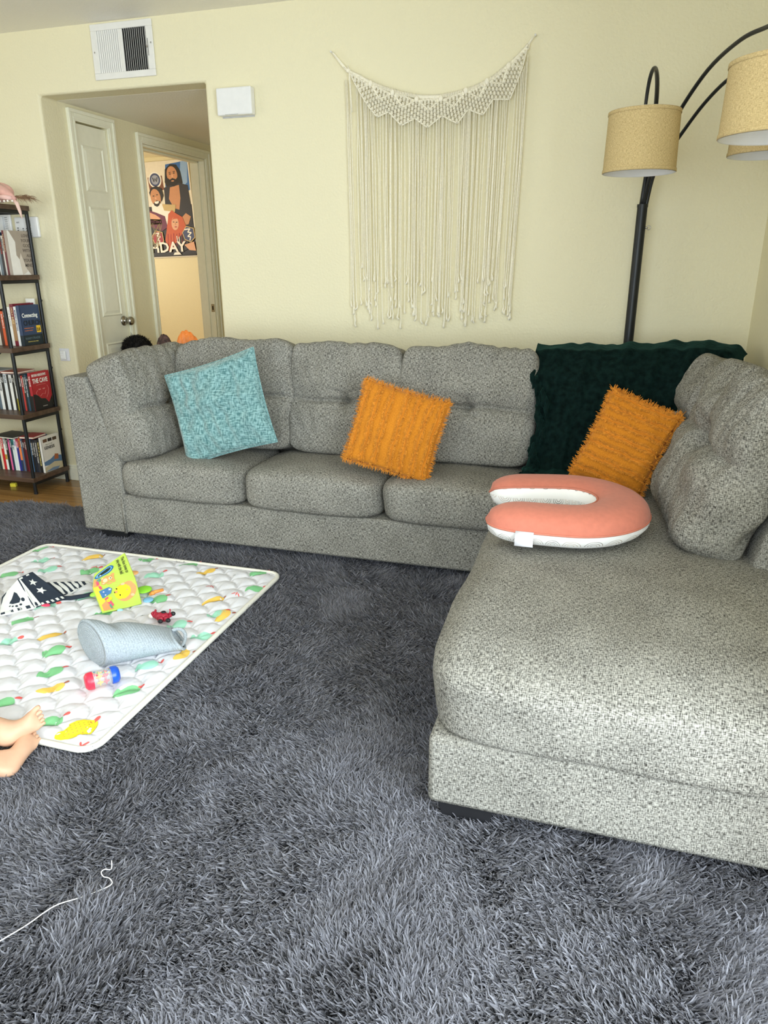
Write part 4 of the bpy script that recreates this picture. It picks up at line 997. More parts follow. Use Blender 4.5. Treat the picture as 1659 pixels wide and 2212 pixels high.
q.build('quilted_top', [MATW, cm('7fc48a', .8), cm('9fd9c0', .8), cm('ecc35a', .8), cm('f5e12a', .8), cm('e2615a', .8), cm('a5604a', .8), cm('6f8078', .8)], pm)
q = MB(); q.M = T((1.81, -1.905, 0)); ed = []
for k in range(4 * 60):
    t = k / 60; i, f = int(t) % 4, t % 1
    ed.append([(MX0 + (MX1 - MX0) * f, MY0), (MX1, MY0 + (MY1 - MY0) * f), (MX1 - (MX1 - MX0) * f, MY1), (MX0, MY1 - (MY1 - MY0) * f)][i])
ex_, ey_ = corner_in([p[0] for p in ed], [p[1] for p in ed]); pts = [(a, b2, .009) for a, b2 in zip(ex_, ey_)]; pts.append(pts[0])
q.tube(pts, .009, 10, caps=False); q.build('binding', BIND, pm)
q = MB(); q.M = T((1.81, -1.905, 0)); q.prism([(a, b2) for a, b2 in zip(ex_, ey_)], 0, .008, 'z'); q.build('underside', BIND, pm, smooth=False)

# ------------------------------------------------------------------ soft books on the mat
class Sheet:
    """a cloth page: four corners (s right, t down); pictures are laid on as thin appliques"""
    def __init__(s, A, B, C, D, origin, sag=.004):
        s.c = [Vector(p) - Vector(origin) for p in (A, B, C, D)]; s.n = (s.c[1] - s.c[0]).cross(s.c[0] - s.c[3]).normalized()
        if s.n.z < 0: s.n = -s.n
        s.sag = sag; s.k = 0; s.q = MB()
    def P(s, a, b, h=0):
        A, B, C, D = s.c; p = (A.lerp(B, a)).lerp(D.lerp(C, a), b)
        return p + s.n * (h + s.sag * math.sin(PI * min(1, max(0, a))) * math.sin(PI * min(1, max(0, b))) + .0012 * math.sin(a * 17) * math.sin(b * 9))
    def base(s, mi, th=.006, n=12):
        top = np.array([[tuple(s.P(i / n, j / n)) for j in range(n + 1)] for i in range(n + 1)]); s.q.grid(top, mi)
        s.q.grid(np.array([[tuple(s.P(i / n, j / n, -th)) for j in range(n + 1)] for i in range(n + 1)]), mi)
        rim = [(i / n, 0) for i in range(n)] + [(1, i / n) for i in range(n)] + [(1 - i / n, 1) for i in range(n)] + [(0, 1 - i / n) for i in range(n + 1)]
        s.q.tube([tuple(s.P(a, b, -th / 2)) for a, b in rim], th * .62, 6, mi)
    def poly(s, pts, mi):
        s.k += 1; c = (sum(p[0] for p in pts) / len(pts), sum(p[1] for p in pts) / len(pts)); h = .0006 + s.k * .00012
        V = [tuple(s.P(*c, h))]; R_ = 3
        for r_ in range(1, R_ + 1): V += [tuple(s.P(c[0] + (p[0] - c[0]) * r_ / R_, c[1] + (p[1] - c[1]) * r_ / R_, h)) for p in pts]
        m_ = len(pts); fs = [(0, 1 + k, 1 + (k + 1) % m_) for k in range(m_)]
        for r_ in range(R_ - 1): fs += [(1 + r_ * m_ + k, 1 + (r_ + 1) * m_ + k, 1 + (r_ + 1) * m_ + (k + 1) % m_, 1 + r_ * m_ + (k + 1) % m_) for k in range(m_)]
        s.q.add(V, fs, mi)
    def el(s, x, y, rx, ry, mi, rot=0, n=20):
        s.poly([(x + rx * math.cos(t) * math.cos(rot) - ry * math.sin(t) * math.sin(rot), y + rx * math.cos(t) * math.sin(rot) + ry * math.sin(t) * math.cos(rot)) for t in [2 * PI * k / n for k in range(n)]], mi)
    def text(s, txt, size, x, y, rot, mi, sx=1):
        s.k += 2; t = MB(); t.text(txt, size, Matrix.Identity(4), depth=0, bold=size * .02, sx=sx); ca, sa = math.cos(rot), math.sin(rot)
        V = [tuple(s.P(x + a * ca - b * sa, y + a * sa + b * ca * 1, .0006 + s.k * .00012)) if False else tuple(s.P(x + a * ca + b * sa, y + a * sa - b * ca, .0006 + s.k * .00012)) for a, b, _ in t.v]
        s.q.add(V, t.f, mi)
pal = ['c4df5c', '1d67ab', '7fc0ea', '16302f', 'eaa866', 'f6dfae', '111418', 'f6dd2c', 'f7a56a', 'ee5a78', '4a7fb8', 'ffffff', 'f2c79a', '8a62b5', '5aa58f', 'f0e84a']
PI_ = {c: i for i, c in enumerate(pal)}; pm_ = [cm(c, .75, 'cloth') for c in pal]
lb_o = (-1.73, 2.11, .07)
cb_ = tag(empty('cloth_book', lb_o), 'bright green cloth baby book open at a lion and a bear picture', 'cloth book', 'soft books on the play mat')
S = Sheet((-1.842, 2.143, .140), (-1.783, 2.257, .19), (-1.659, 2.142, .140), (-1.803, 2.077, .115), lb_o)
S.base(0); S.poly([(0, .45), (.12, .5), (.18, 1), (0, 1)], PI_['f7a56a'])
S.el(.30, .30, .30, .19, PI_['1d67ab'], -.25); S.el(.30, .30, .25, .14, PI_['7fc0ea'], -.25); S.el(.31, .30, .21, .10, PI_['16302f'], -.25)
S.poly([(.16, .36), (.18, .34), (.22, .42), (.20, .43)], PI_['ffffff'])
for a, b, rx, ry in ((.52, .60, .05, .07), (.51, .88, .05, .07), (.36, .62, .07, .05), (.40, .95, .07, .04), (.24, .66, .06, .06), (.26, .90, .06, .06)): S.el(a, b, rx, ry, PI_['eaa866'])
S.el(.31, .77, .11, .14, PI_['eaa866']); S.el(.31, .77, .06, .09, PI_['f6dfae']); S.el(.46, .74, .09, .15, PI_['eaa866']); S.el(.445, .74, .045, .07, PI_['f6dfae']); S.el(.455, .74, .016, .026, PI_['16302f'])
S.el(.485, .67, .008, .013, PI_['111418']); S.el(.485, .81, .008, .013, PI_['111418']); S.el(.24, .66, .03, .03, PI_['f6dfae']); S.el(.26, .90, .03, .03, PI_['f6dfae'])
S.poly([(.08, .58), (.18, .55), (.20, .70), (.10, .80)], PI_['5aa58f']); S.poly([(.07, .72), (.13, .66), (.16, .9), (.10, .98)], PI_['ee5a78'])
S.text('The lion loves to', .125, .86, .10, PI / 2 - .0, PI_['111418'], sx=.72); S.text('play with the ball.', .125, .72, .10, PI / 2, PI_['111418'], sx=.72)
S.q.build('page', pm_, cb_)['label'] = 'raised page with round blue mirror, bear and a printed sentence'
S = Sheet((-1.803, 2.077, .115), (-1.659, 2.142, .140), (-1.597, 2.078, .08), (-1.686, 1.973, .08), lb_o)
S.base(0); S.poly([(0, .0), (.14, 0), (.22, .98), (0, .98)], PI_['f0e84a']); S.poly([(.04, .75), (.20, .62), (.30, .98), (.04, .98)], PI_['f7a56a'])
S.poly([(.12, .0), (.19, 0), (.20, .14), (.14, .14)], PI_['ee5a78'])
S.el(.72, .42, .26, .40, PI_['f7a56a'], .3); S.el(.84, .14, .10, .14, PI_['f7a56a']); S.el(.64, .42, .20, .31, PI_['f6dd2c'], .3)
S.el(.52, .27, .018, .03, PI_['111418']); S.el(.56, .55, .018, .03, PI_['111418']); S.el(.49, .39, .035, .05, PI_['f7a56a']); S.el(.45, .40, .012, .035, PI_['111418'])
S.el(.86, .62, .05, .06, PI_['f2c79a']); S.el(.70, .10, .05, .05, PI_['f2c79a'])
S.poly([(.10, .22), (.36, .12), (.42, .22), (.36, .40), (.12, .52)], PI_['4a7fb8'])
def star(S, x, y, r_, mi, rot=0, asp=1.0):
    # star as a 5-point fan
    S.poly([(x + (r_ if k % 2 == 0 else r_ * .42) * math.cos(rot + k * PI / 5), y + asp * (r_ if k % 2 == 0 else r_ * .42) * math.sin(rot + k * PI / 5)) for k in range(10)], mi)
star(S, .36, .23, .045, PI_['ffffff'], .3, 1.3); star(S, .20, .28, .03, PI_['ffffff'], 1, 1.3); star(S, .22, .43, .03, PI_['ffffff'], 1, 1.3)
S.el(.30, .60, .05, .06, PI_['f6dd2c']); S.poly([(.16, .56), (.26, .52), (.34, .86), (.26, .90)], PI_['ee5a78']); S.el(.24, .66, .05, .06, PI_['f6dd2c']); S.el(.24, .66, .018, .02, PI_['eaa866']); S.poly([(.22, .84), (.27, .78), (.28, .96), (.24, .96)], PI_['5aa58f'])
S.q.build('page', pm_, cb_)['label'] = 'lower page with a yellow and orange lion'
def tab(name, c, rx, ry, hexc, lab, rot=0):
    q = MB(); q.M = T(Vector(c) - Vector(lb_o)) @ R3(0, 0, rot); q.ball((0, 0, 0), (rx, ry, .006), 10); o = q.build(name, cm(hexc, .7, 'cloth'), cb_); o['label'] = lab; return o
tab('fabric_tab', (-1.745, 2.235, .115), .030, .022, 'f9b878', 'orange fabric tab', .9); tab('fabric_tab', (-1.722, 2.195, .105), .020, .022, 'd9a8e6', 'lilac fabric tab', .5)
t_ = tab('fabric_tab', (-1.640, 2.165, .09), .030, .034, '9bea3c', 'green turtle shaped fabric tab', .5)
q = MB(); q.ball((.012, .012, .0055), (.002, .002, .001), 6); q.build('eye', cm('111418'), t_)
tab('fabric_tab', (-1.592, 2.118, .074), .020, .022, '8cc6ee', 'pale blue fabric tab', .3); tab('fabric_tab', (-1.785, 2.055, .10), .014, .018, 'a5e04a', 'green end of the strap', .2)
tab('fabric_tab', (-1.64, 2.012, .074), .012, .010, 'a8e4f2', 'light blue triangular tab')
q = MB(); q.tube([(.11, .055, .0), (.125, .075, .006), (.145, .10, .006)], [.006, .007, .006], 8); q.ball((.118, .066, .003), (.011, .011, .009), 8); q.build('teether', cm('f6a24e', .5), cb_)['label'] = 'orange teether on a pale ribbon'

bo = (-1.98, 2.0, .07)
bwb = tag(empty('cloth_book', bo), 'navy and white accordion cloth book with stars, stripes and a footprint', 'cloth book', 'soft books on the play mat')
bwm = [cm('d6d6d2', .8, 'cloth'), cm('1d2836', .8, 'cloth'), cm('e8476a', .8, 'cloth')]
def dashes(S, n, t0, t1):
    S.poly([(0, t0), (1, t0), (1, t1), (0, t1)], 0)
    for k in range(n): S.poly([((k + .1) / n, t0), ((k + .6) / n, t0), ((k + .6) / n, t1), ((k + .1) / n, t1)], 1)
S = Sheet((-2.087, 1.919, .11), (-2.053, 1.978, .165), (-1.958, 1.936, .078), (-2.034, 1.847, .078), bo); S.base(0)
S.poly([(0, 0), (.30, .0), (.10, .16), (0, .5)], 1); dashes(S, 4, .90, 1.0)
S.poly([(.62, .28), (.70, .38), (.74, .62), (.66, .72), (.45, .70), (.34, .62), (.46, .48)], 1)
for x, y, a, b in ((.80, .66, .055, .07), (.67, .80, .045, .035), (.54, .82, .04, .035), (.43, .79, .035, .028), (.34, .74, .035, .022)): S.el(x, y, a, b, 1)
S.q.build('page', bwm, bwb)['label'] = 'white page with a navy footprint'
S = Sheet((-2.053, 1.978, .165), (-2.047, 2.043, .165), (-1.901, 2.035, .078), (-1.958, 1.936, .078), bo, sag=-.004); S.base(1)
S.poly([(0, 0.05), (.06, .0), (.22, 1), (0, 1)], 0)
star(S, .56, .26, .20, 0, .3, .60); star(S, .58, .56, .20, 0, .5, .60)
for k in range(5): S.poly([(.24 + k * .16, .92), (.32 + k * .16, .92), (.32 + k * .16, 1.0), (.24 + k * .16, 1.0)], 0)
S.poly([(.05, 0), (.25, .0), (.25, .05), (.05, .05)], 0); S.poly([(.5, 0), (.7, .0), (.7, .04), (.5, .04)], 0)
S.q.build('page', bwm, bwb)['label'] = 'navy page with two white stars'
S = Sheet((-2.018, 2.055, .12), (-1.917, 2.185, .080), (-1.911, 2.182, .074), (-1.921, 2.033, .078), bo); S.base(0)
for k in range(6): S.poly([(.06 + k * .155, 0), (.14 + k * .155, 0), (.13 + k * .155, .99), (.04 + k * .155, .99)], 1)
for k in range(8): S.poly([(k / 8, .93), (k / 8 + .06, .93), (k / 8 + .06, 1.0), (k / 8, 1.0)], (k % 2))
S.q.build('page', bwm, bwb)['label'] = 'striped black and white page'
q = MB(); o_ = Vector(bo); q.tube([Vector(p) - o_ for p in ((-1.915, 2.03, .078), (-1.88, 2.038, .080), (-1.84, 2.058, .084), (-1.80, 2.066, .095))], .009, 8, flat=.25); q.build('strap', bwm[1], bwb)
q = MB(); q.ball((.045, -.035, .006), (.020, .013, .004), 8); q.build('red_tab', bwm[2], bwb)

# ------------------------------------------------------------------ rope basket lying on its side
bk = tag(empty('rope_basket', (-1.488, 1.672, ZM + .018), math.radians(41)), 'pale blue-grey woven rope basket lying collapsed on its side on the play mat', 'basket')
NTb, NA = 120, 56; P = np.zeros((NTb + 1, NA + 1, 3)); Lb = .262
for i in range(NTb + 1):
    t = i / NTb; hw = .082 * (1 - .22 * t); hh = .076 * (1 - t) ** .8 + .022 * t; x = t * Lb; sk = .036 * (1 - t)
    rd = .0012 * abs(math.sin(t * 26 * PI))
    if i == 0: hw *= .96; hh *= .96
    for k in range(NA + 1):
        a = 2 * PI * k / NA; sag = -.015 * math.exp(-((t - .30) / .10) ** 2) * max(0, math.sin(a)) ** 3 * (1 + .5 * math.sin(a * 2))
        P[i, k] = (x - sk * math.cos(a) - .02 * math.sin(a) * t, (hw + rd) * math.cos(a) + .012 * t, hh + (hh + rd) * math.sin(a) * .98 + sag)
q = MB(); q.grid(P); o = q.build('woven_side', ROPE, bk); md = o.modifiers.new('s', 'SOLIDIFY'); md.thickness = .004; md.offset = -1
q = MB(); nr = 60; G = np.zeros((nr + 1, NA + 1, 3))
for i in range(nr + 1):
    f = i / nr
    for k in range(NA + 1):
        a = 2 * PI * k / NA; G[i, k] = (-.036 * f * math.cos(a) -.010 * (1 - f ** 3) - .0013 * abs(math.sin(f * 10 * PI)), .0795 * f * math.cos(a), .074 + .0725 * f * math.sin(a))
q.grid(G); q.build('spiral_base', ROPE, bk)
q = MB(); rp_ = [(Lb + .02 * math.sin(a) * -1 + .002, (.066) * math.cos(a) + .012, .024 + .025 * math.sin(a)) for a in np.linspace(0, 2 * PI, 49)]; q.tube(rp_, .0055, 8, caps=False); q.build('rim', ROPE, bk)
q = MB(); q.tube(bez([(Lb - .01, .03, .048), (Lb + .03, .05, .055), (Lb + .05, .01, .03), (Lb + .012, -.03, .012), (Lb - .0, -.035, .016)], 16), .006, 8, flat=.5); q.build('handle', ROPE, bk)

# ------------------------------------------------------------------ rattle
rt_ = tag(empty('rattle', (-1.375, 1.565, ZM + .022 + .028), 0), 'clear rainmaker rattle with a red cap and a blue cap beside the basket', 'rattle')
CLR = glassy('clear_plastic')
MR = Vector((-1.385, 1.531, .09)), Vector((-1.365, 1.599, .09)); dr_ = math.atan2(.052, .046)
RM = R3(0, 0, dr_) @ R3(0, PI / 2, 0)
def rb(): q = MB(); q.M = RM; return q
q = rb(); q.lathe([(.0235, -.033), (.0235, .033)], 32); q.build('clear_tube', CLR, rt_)
q = rb(); q.lathe([(0, -.050), (.018, -.050), (.0255, -.044), (.027, -.036), (.027, -.026), (.0245, -.026), (0, -.026)], 32); q.build('cap', cm('e8304a', .3), rt_, angle=50)['label'] = 'red cap'
q = rb(); q.lathe([(0, .050), (.018, .050), (.0255, .044), (.027, .036), (.027, .026), (.0245, .026), (0, .026)], 32); q.build('cap', cm('1b55c4', .3), rt_, angle=50)['label'] = 'blue cap'
for z, c, l_ in ((-.010, 'f2d81e', 'yellow perforated disc'), (.008, 'e8304a', 'red perforated disc')):
    q = rb(); q.lathe([(.006, z), (.022, z), (.022, z + .0025), (.006, z + .0025)], 20, closed=True)
    for k in range(5):
        a = 2 * PI * k / 5; q.tube([(.016 * math.cos(a), .016 * math.sin(a), z - .006), (.016 * math.cos(a), .016 * math.sin(a), z + .010)], .0025, 6)
    q.build('disc', cm(c, .4), rt_)['label'] = l_
r = np.random.default_rng(9); bcol = ['2a9c58', '3a6fb5', 'f2d81e', 'e8304a']
q = rb()
for k in range(22): q.ball((-.0175 + r.normal(0, .0015), r.uniform(-.013, .013), r.uniform(-.024, .024)), .0026, 5, k % 4)
q.build('beads', [cm(c, .3) for c in bcol], rt_)['kind'] = 'stuff'

# ------------------------------------------------------------------ little red cow toy lying on its side
cw = tag(empty('toy_cow', (-1.437, 1.982, ZM + .020), .10), 'small dark red rubber cow toy with black hooves lying on the mat', 'toy')
CR = cm('a81f38', .45); q = MB(); q.ball((0, 0, .020), (.027, .019, .018), 12); q.ball((-.020, .002, .021), (.016, .013, .013), 10); q.ball((-.034, .004, .024), (.014, .012, .012), 10)
for x, y in ((.020, .012), (.022, -.014), (.004, -.018), (.004, .010)): q.tube([(x * .7, y * .6, .02), (x * 1.25, y * 1.5, .024)], [.010, .0085], 10)
q.build('body', CR, cw)
for x, y, z in ((.031, .019, .026), (.032, -.022, .020), (.006, -.030, .018), (.004, .002, .0385)):
    q = MB(); q.ball((x, y, z), (.0095, .0080, .0080 if z < .03 else .004), 8); q.build('hoof', cm('1c1c20', .5), cw)
q = MB(); q.ball((-.044, -.002, .020), (.010, .009, .009), 10); q.build('muzzle', cm('f2ece4', .5), cw)
for s_2 in (-1, 1):
    q = MB(); q.ball((-.034, .004 + s_2 * .010, .034), (.004, .006, .005), 6); q.build('ear', CR, cw)
q = MB(); q.tube([(.024, .004, .03), (.026, .010, .040), (.024, .014, .046)], [.003, .0025, .003], 6); q.build('tail', CR, cw)

# ================================================================== CHILD'S LEGS AND FEET (rest of the child is beyond the left edge)
def skin_chain(name, pts, edges, mat, parent, root=0, sub=2):
    me = bpy.data.meshes.new(name); me.from_pydata([p[0] for p in pts], edges, []); me.materials.append(mat)
    o = bpy.data.objects.new(name, me); COL.objects.link(o); o.parent = parent
    md = o.modifiers.new('skin', 'SKIN'); md.use_smooth_shade = True
    for i, p in enumerate(pts):
        sv = me.skin_vertices[0].data[i]; rr = p[1]; sv.radius = rr if hasattr(rr, '__len__') else (rr, rr); sv.use_root = (i == root)
    s = o.modifiers.new('sub', 'SUBSURF'); s.levels = sub; s.render_levels = sub
    return o
fo = (-1.60, 1.20, .05)
kid = tag(empty('person', fo), 'bare crossed feet of a child lying at the left edge of the play mat', 'person')
F0 = Vector(fo)
def W2(x, y, z, r_): return (tuple(Vector((x, y, z)) - F0), r_)
pts = [W2(-2.02, 1.10, .125, .085),                                   # pelvis (root)
       W2(-1.86, 1.20, .130, .060), W2(-1.72, 1.235, .130, .046), W2(-1.58, 1.245, .130, .036), W2(-1.47, 1.248, .125, .030),   # upper leg/shin 1
       W2(-1.437, 1.250, .105, .031), W2(-1.418, 1.272, .108, .027), W2(-1.398, 1.292, .118, .026), W2(-1.388, 1.305, .124, .020),
       W2(-1.86, 1.05, .110, .060), W2(-1.70, 1.08, .105, .045), W2(-1.53, 1.135, .092, .035), W2(-1.43, 1.172, .078, .028),
       W2(-1.378, 1.182, .070, .029), W2(-1.380, 1.215, .072, .025), W2(-1.385, 1.250, .078, .026), W2(-1.392, 1.275, .082, .020)]
edges = [(0, 1), (1, 2), (2, 3), (3, 4), (4, 5), (5, 6), (6, 7), (7, 8), (0, 9), (9, 10), (10, 11), (11, 12), (12, 13), (13, 14), (14, 15), (15, 16)]
# heels
pts.append(W2(-1.420, 1.228, .085, .020)); edges.append((5, 17)); pts.append(W2(-1.352, 1.158, .062, .020)); edges.append((13, 18))
# toes, five on each foot
def toes(base_i, C, fwd_, side, n0):
    C, fwd_, side = Vector(C), Vector(fwd_).normalized(), Vector(side).normalized(); k = len(pts)
    for j, (off, ln, rr) in enumerate(((-.021, .023, .0082), (-.008, .021, .0062), (.003, .019, .0057), (.013, .016, .0053), (.022, .013, .0050))):
        a = C + side * off - fwd_ * .004; b2 = a + fwd_ * ln * .6; c2 = b2 + fwd_ * ln * .4 + Vector((.003, -.002, -.001))
        pts.append((tuple(a - F0), rr)); pts.append((tuple(b2 - F0), rr)); pts.append((tuple(c2 - F0), rr * .85)); i = len(pts) - 3
        edges.extend([(base_i, i), (i, i + 1), (i + 1, i + 2)])
toes(8, (-1.383, 1.312, .130), (.35, .75, .35), (.55, -.1, -.80), 0)
toes(16, (-1.394, 1.292, .086), (-.2, .9, .15), (.75, .1, -.65), 0)
skin_chain('legs_and_feet', pts, edges, SKIN, kid)
q = MB(); q.M = T(-F0); q.tube([(-2.16, 1.10, .13), (-2.05, 1.12, .13), (-1.93, 1.12, .125)], [.10, .098, .09], 18, flat=.85); q.tube([(-2.0, 1.13, .13), (-1.84, 1.205, .13)], [.075, .070], 16); q.tube([(-2.0, 1.08, .11), (-1.84, 1.055, .11)], [.075, .068], 16)
q.ball((-2.03, 1.12, .130), (.115, .125, .105), 14); q.build('shorts', cm('3a4152', .8, 'cloth'), kid)

# child behind the sofa
k2o = (-2.905, 4.05, .035)
kid2 = tag(empty('person', k2o), 'small child with black curly afro hair standing behind the sofa in the hallway', 'person')
pts = [((0, 0, .36), .062), ((0, 0, .46), .060), ((0, 0, .55), .055), ((0, 0, .605), .026), ((0, .0, .66), .062), ((0, .0, .72), .060),
       ((-.04, 0, .30), .042), ((-.045, 0, .17), .033), ((-.045, 0, .05), .024), ((-.045, -.05, .025), .020),
       ((.04, 0, .30), .042), ((.045, 0, .17), .033), ((.045, 0, .05), .024), ((.045, -.05, .025), .020),
       ((-.075, 0, .53), .026), ((-.10, 0, .43), .022), ((-.095, -.03, .33), .018), ((.07, 0, .53), .026), ((.075, -.02, .43), .022), ((.07, -.06, .34), .018)]
edges = [(0, 1), (1, 2), (2, 3), (3, 4), (4, 5), (0, 6), (6, 7), (7, 8), (8, 9), (0, 10), (10, 11), (11, 12), (12, 13), (2, 14), (14, 15), (15, 16), (2, 17), (17, 18), (18, 19)]
for hx, hy, hz_, s_2 in ((-.093, -.038, .315, -1), (.068, -.07, .325, 1)):
    h_i = 16 if s_2 < 0 else 19
    for j in range(4): pts.append(((hx + (j - 1.5) * .008, hy - .008, hz_ - .012), .005)); pts.append(((hx + (j - 1.5) * .009, hy - .014, hz_ - .030 + .003 * abs(j - 1)), .0045)); edges.extend([(h_i, len(pts) - 2), (len(pts) - 2, len(pts) - 1)])
    pts.append(((hx - s_2 * .016, hy - .012, hz_ - .004), .005)); edges.append((h_i, len(pts) - 1))
pts.append(((0, -.062, .665), .008)); edges.append((4, len(pts) - 1))
skin_chain('body', pts, edges, SKIND, kid2)
q = MB(); q.tube([(0, 0, .27), (0, 0, .40), (0, 0, .50), (0, 0, .565)], [.085, .080, .075, .05], 20); q.build('romper', cm('c9cdd6', .8, 'cloth'), kid2)
for s_2 in (-1, 1):
    q = MB(); q.ball((s_2 * .024, -.056, .690), (.008, .005, .006), 8); q.build('eye', cm('0f0d0c', .2), kid2)
q = MB(); q.ball((0, -.060, .638), (.016, .004, .004), 6); q.build('mouth', cm('7a3a34', .5), kid2)
q = MB(); r = np.random.default_rng(11)
q.ball((0, .020, .740), (.084, .078, .074), 14)
for k in range(1500):
    d = Vector(r.normal(size=3)).normalized()
    if d.z < -.35 and d.y < 0: continue
    p = Vector((0, .020, .740)) + Vector((d.x * .083, d.y * .077, d.z * .073)); t1 = Vector(r.normal(size=3)) * .007
    q.tube([p, p + d * .007 + t1, p + d * .014 - t1 * .5, p + d * .010 + t1 * .3], [.0016, .0014, .0012, .0008], 3, caps=False)
q.build('curly_hair', HAIR, kid2)

# ================================================================== THINGS ON THE SOFA BACK, THREAD, TOY BRICK
bg_ = tag(empty('plastic_bag', (-2.075, 3.36, .832)), 'crumpled orange plastic bag lying on the back of the sofa', 'bag')
q = MB(); n = 22; Gd = np.zeros((n + 1, n + 1, 3))
for i in range(n + 1):
    for j in range(n + 1):
        u, v = i / n * 2 - 1, j / n * 2 - 1; e = max(0, 1 - u * u) * max(0, 1 - v * v)
        Gd[i, j] = (u * .085, v * .032, .122 * e ** .6 * (1 - .35 * u) + .010 * abs(math.sin(u * 9 + v * 5)) * e ** .3)
q.grid(Gd); o = q.build('crumpled_film', plain('orange_plastic', (.80, .22, .03), .35, var=.1), bg_, smooth=False); md = o.modifiers.new('s', 'SOLIDIFY'); md.thickness = .0012
cl = tag(empty('hair_scarf', (-2.235, 3.37, .832)), 'small dark patterned cloth bunched beside the orange bag', 'cloth')
q = MB(); r = np.random.default_rng(2)
Gd = np.zeros((15, 15, 3))
for i in range(15):
    for j in range(15):
        u, v = i / 7 - 1, j / 7 - 1; e = max(0, 1 - u * u) * max(0, 1 - v * v); Gd[i, j] = (u * .05, v * .025, .112 * e ** .5 + r.normal(0, .003) * (e > 0))
q.grid(Gd); q.build('bunched_cloth', plain('dark_multicolour_cloth', (.06, .03, .025), .8, var=.9, scale=60), cl)
th = [(-1.009, .768), (-.99, .819), (-.975, .85), (-.958, .873), (-.925, .91), (-.89, .945), (-.900, .957), (-.921, .963), (-.930, .968), (-.926, .975), (-.918, .985), (-.929, 1.002)]
q = MB(); c = smooth_curve([(x, y, .062 + .004 * math.sin(i * 2.1)) for i, (x, y) in enumerate([(-1.06, .68)] + th)], 6)
q.M = T((.95, -.90, 0)); q.tube(c, .0011, 5)
o = q.build('white_thread', cm('ffffff', .7)); o.location = (-.95, .90, 0); tag(o, 'long thin white thread lying loose on the shaggy rug near the viewer', 'thread')
lg = tag(empty('toy_brick', (-3.415, 3.385, 0), .25), 'small yellow plastic building brick on the wooden floor under the bookshelf', 'toy brick')
YB = cm('f2e24a', .3); q = MB(); q.box(-.0175, .0175, -.010, .010, 0, .019); q.build('body', YB, lg, smooth=False, bevel=.001)
for i in (-1, 0, 1):
    for j in (-.5, .5):
        q = MB(); q.M = T((i * .0115, j * .0095, .019)); q.lathe([(.0040, 0), (.0040, .0035), (0, .0035)], 14); q.build('stud', YB, lg, angle=40)

# ================================================================== BOOKSHELF
bs = tag(empty('bookshelf', (-3.62, 3.43, 0)), 'black metal framed bookshelf with dark wooden boards at the left wall', 'bookshelf')
BM_ = T((3.62, -3.43, 0)); SX1, SX0, SY0, SY1 = -3.158, -4.02, 3.285, 3.578
lev = [.100, .476, .852, 1.236, 1.600]
def bb(): q = MB(); q.M = BM_; return q
for x in (SX1 - .010, SX0 + .010):
    for y in (SY0 + .010, SY1 - .010):
        q = bb(); q.tube([(x, y, .004), (x, y, lev[4] - .022)], .0105, 12); q.build('post', BLACK, bs, angle=40)
        q = bb(); q.tube([(x, y, 0), (x, y, .012)], .012, 12); q.build('foot_cap', BLACKP, bs, angle=40)
for z in lev:
    q = bb(); q.box(SX0 - .004, SX1 + .004, SY0 - .006, SY1 + .002, z - .026, z); q.build('shelf_board', DARKWOOD, bs, smooth=False, bevel=.0015)
    for x in (SX1 - .010, SX0 + .010):
        q = bb(); q.box(x - .010, x + .010, SY0 + .012, SY1 - .012, z - .044, z - .026); q.build('side_rail', BLACK, bs, smooth=False, bevel=.002)
    for y in (SY1 - .010,):
        q = bb(); q.box(SX0 + .018, SX1 - .018, y - .008, y + .008, z - .042, z - .026); q.build('rear_rail', BLACK, bs, smooth=False, bevel=.002)
for a, b2 in (((SX0 + .02, .852), (SX1 - .02, .476)), ((SX0 + .02, .476), (SX1 - .3, .83))):
    q = bb(); q.tube([(a[0], SY1 - .004, a[1] - .03), (b2[0], SY1 - .004, b2[1] - .0)], .0055, 8, flat=.5); q.build('cross_brace', BLACK, bs)
for z in (1.215, .83, .455, .09):
    q = bb(); q.ball((SX1 + .0015, SY1 - .010, z - .12), (.004, .007, .007), 8); q.build('bolt', BLACK, bs)

CREAM_PG = cm('ece6d6', .8, 'paper')
def lum(hx): return sum(int(hx[i:i + 2], 16) for i in (0, 2, 4)) / 3
def book(x1, z, th_, H, dep, cov, label, spine=None, lines=None, y0=SY0 + .118, band=None, cover_fn=None, lean=0, grp=None):
    """upright book whose right cover lies at x = x1; spine towards the room"""
    b_ = tag(empty('book', (x1 - th_ / 2, y0 + dep / 2, z), 0), label, 'book', grp); b_.rotation_euler = (0, lean, 0)
    c = .0018; t = th_ / 2; q = MB()
    cv = cm(cov, .4, 'cover'); mats = [cv]
    q.box(-t, -t + c, -dep / 2, dep / 2, 0, H); q.box(t - c, t, -dep / 2, dep / 2, 0, H); q.box(-t, t, -dep / 2 - .0015, -dep / 2 + c, 0, H)
    if cover_fn:
        k = cover_fn(q, mats, t, dep, H)
    o = q.build('cover', mats, b_, smooth=False)
    q = MB(); q.box(-t + c, t - c, -dep / 2 + c, dep / 2 - .004, .003, H - .003); q.build('pages', CREAM_PG, b_, smooth=False)
    sp_c = spine or ('f2f0ea' if lum(cov) < 120 else '26262a')
    if th_ > .009:
        q = MB(); sm = [cm(sp_c, .5, 'ink')]
        if band:
            sm.append(cm(band[0], .5, 'ink')); q.box(-t + .0004, t - .0004, -dep / 2 - .0021, -dep / 2 - .0014, band[1] * H, band[2] * H, 1)
        if lines: q.text(lines, min(th_ * .72, .017), T((-min(th_ * .72, .017) * .35, -dep / 2 - .0024, H * .92)) @ R3(PI / 2, 0, 0) @ R3(0, 0, -PI / 2), 0, bold=.0002)
        if q.v: q.build('spine_print', sm, b_, smooth=False)
    return b_
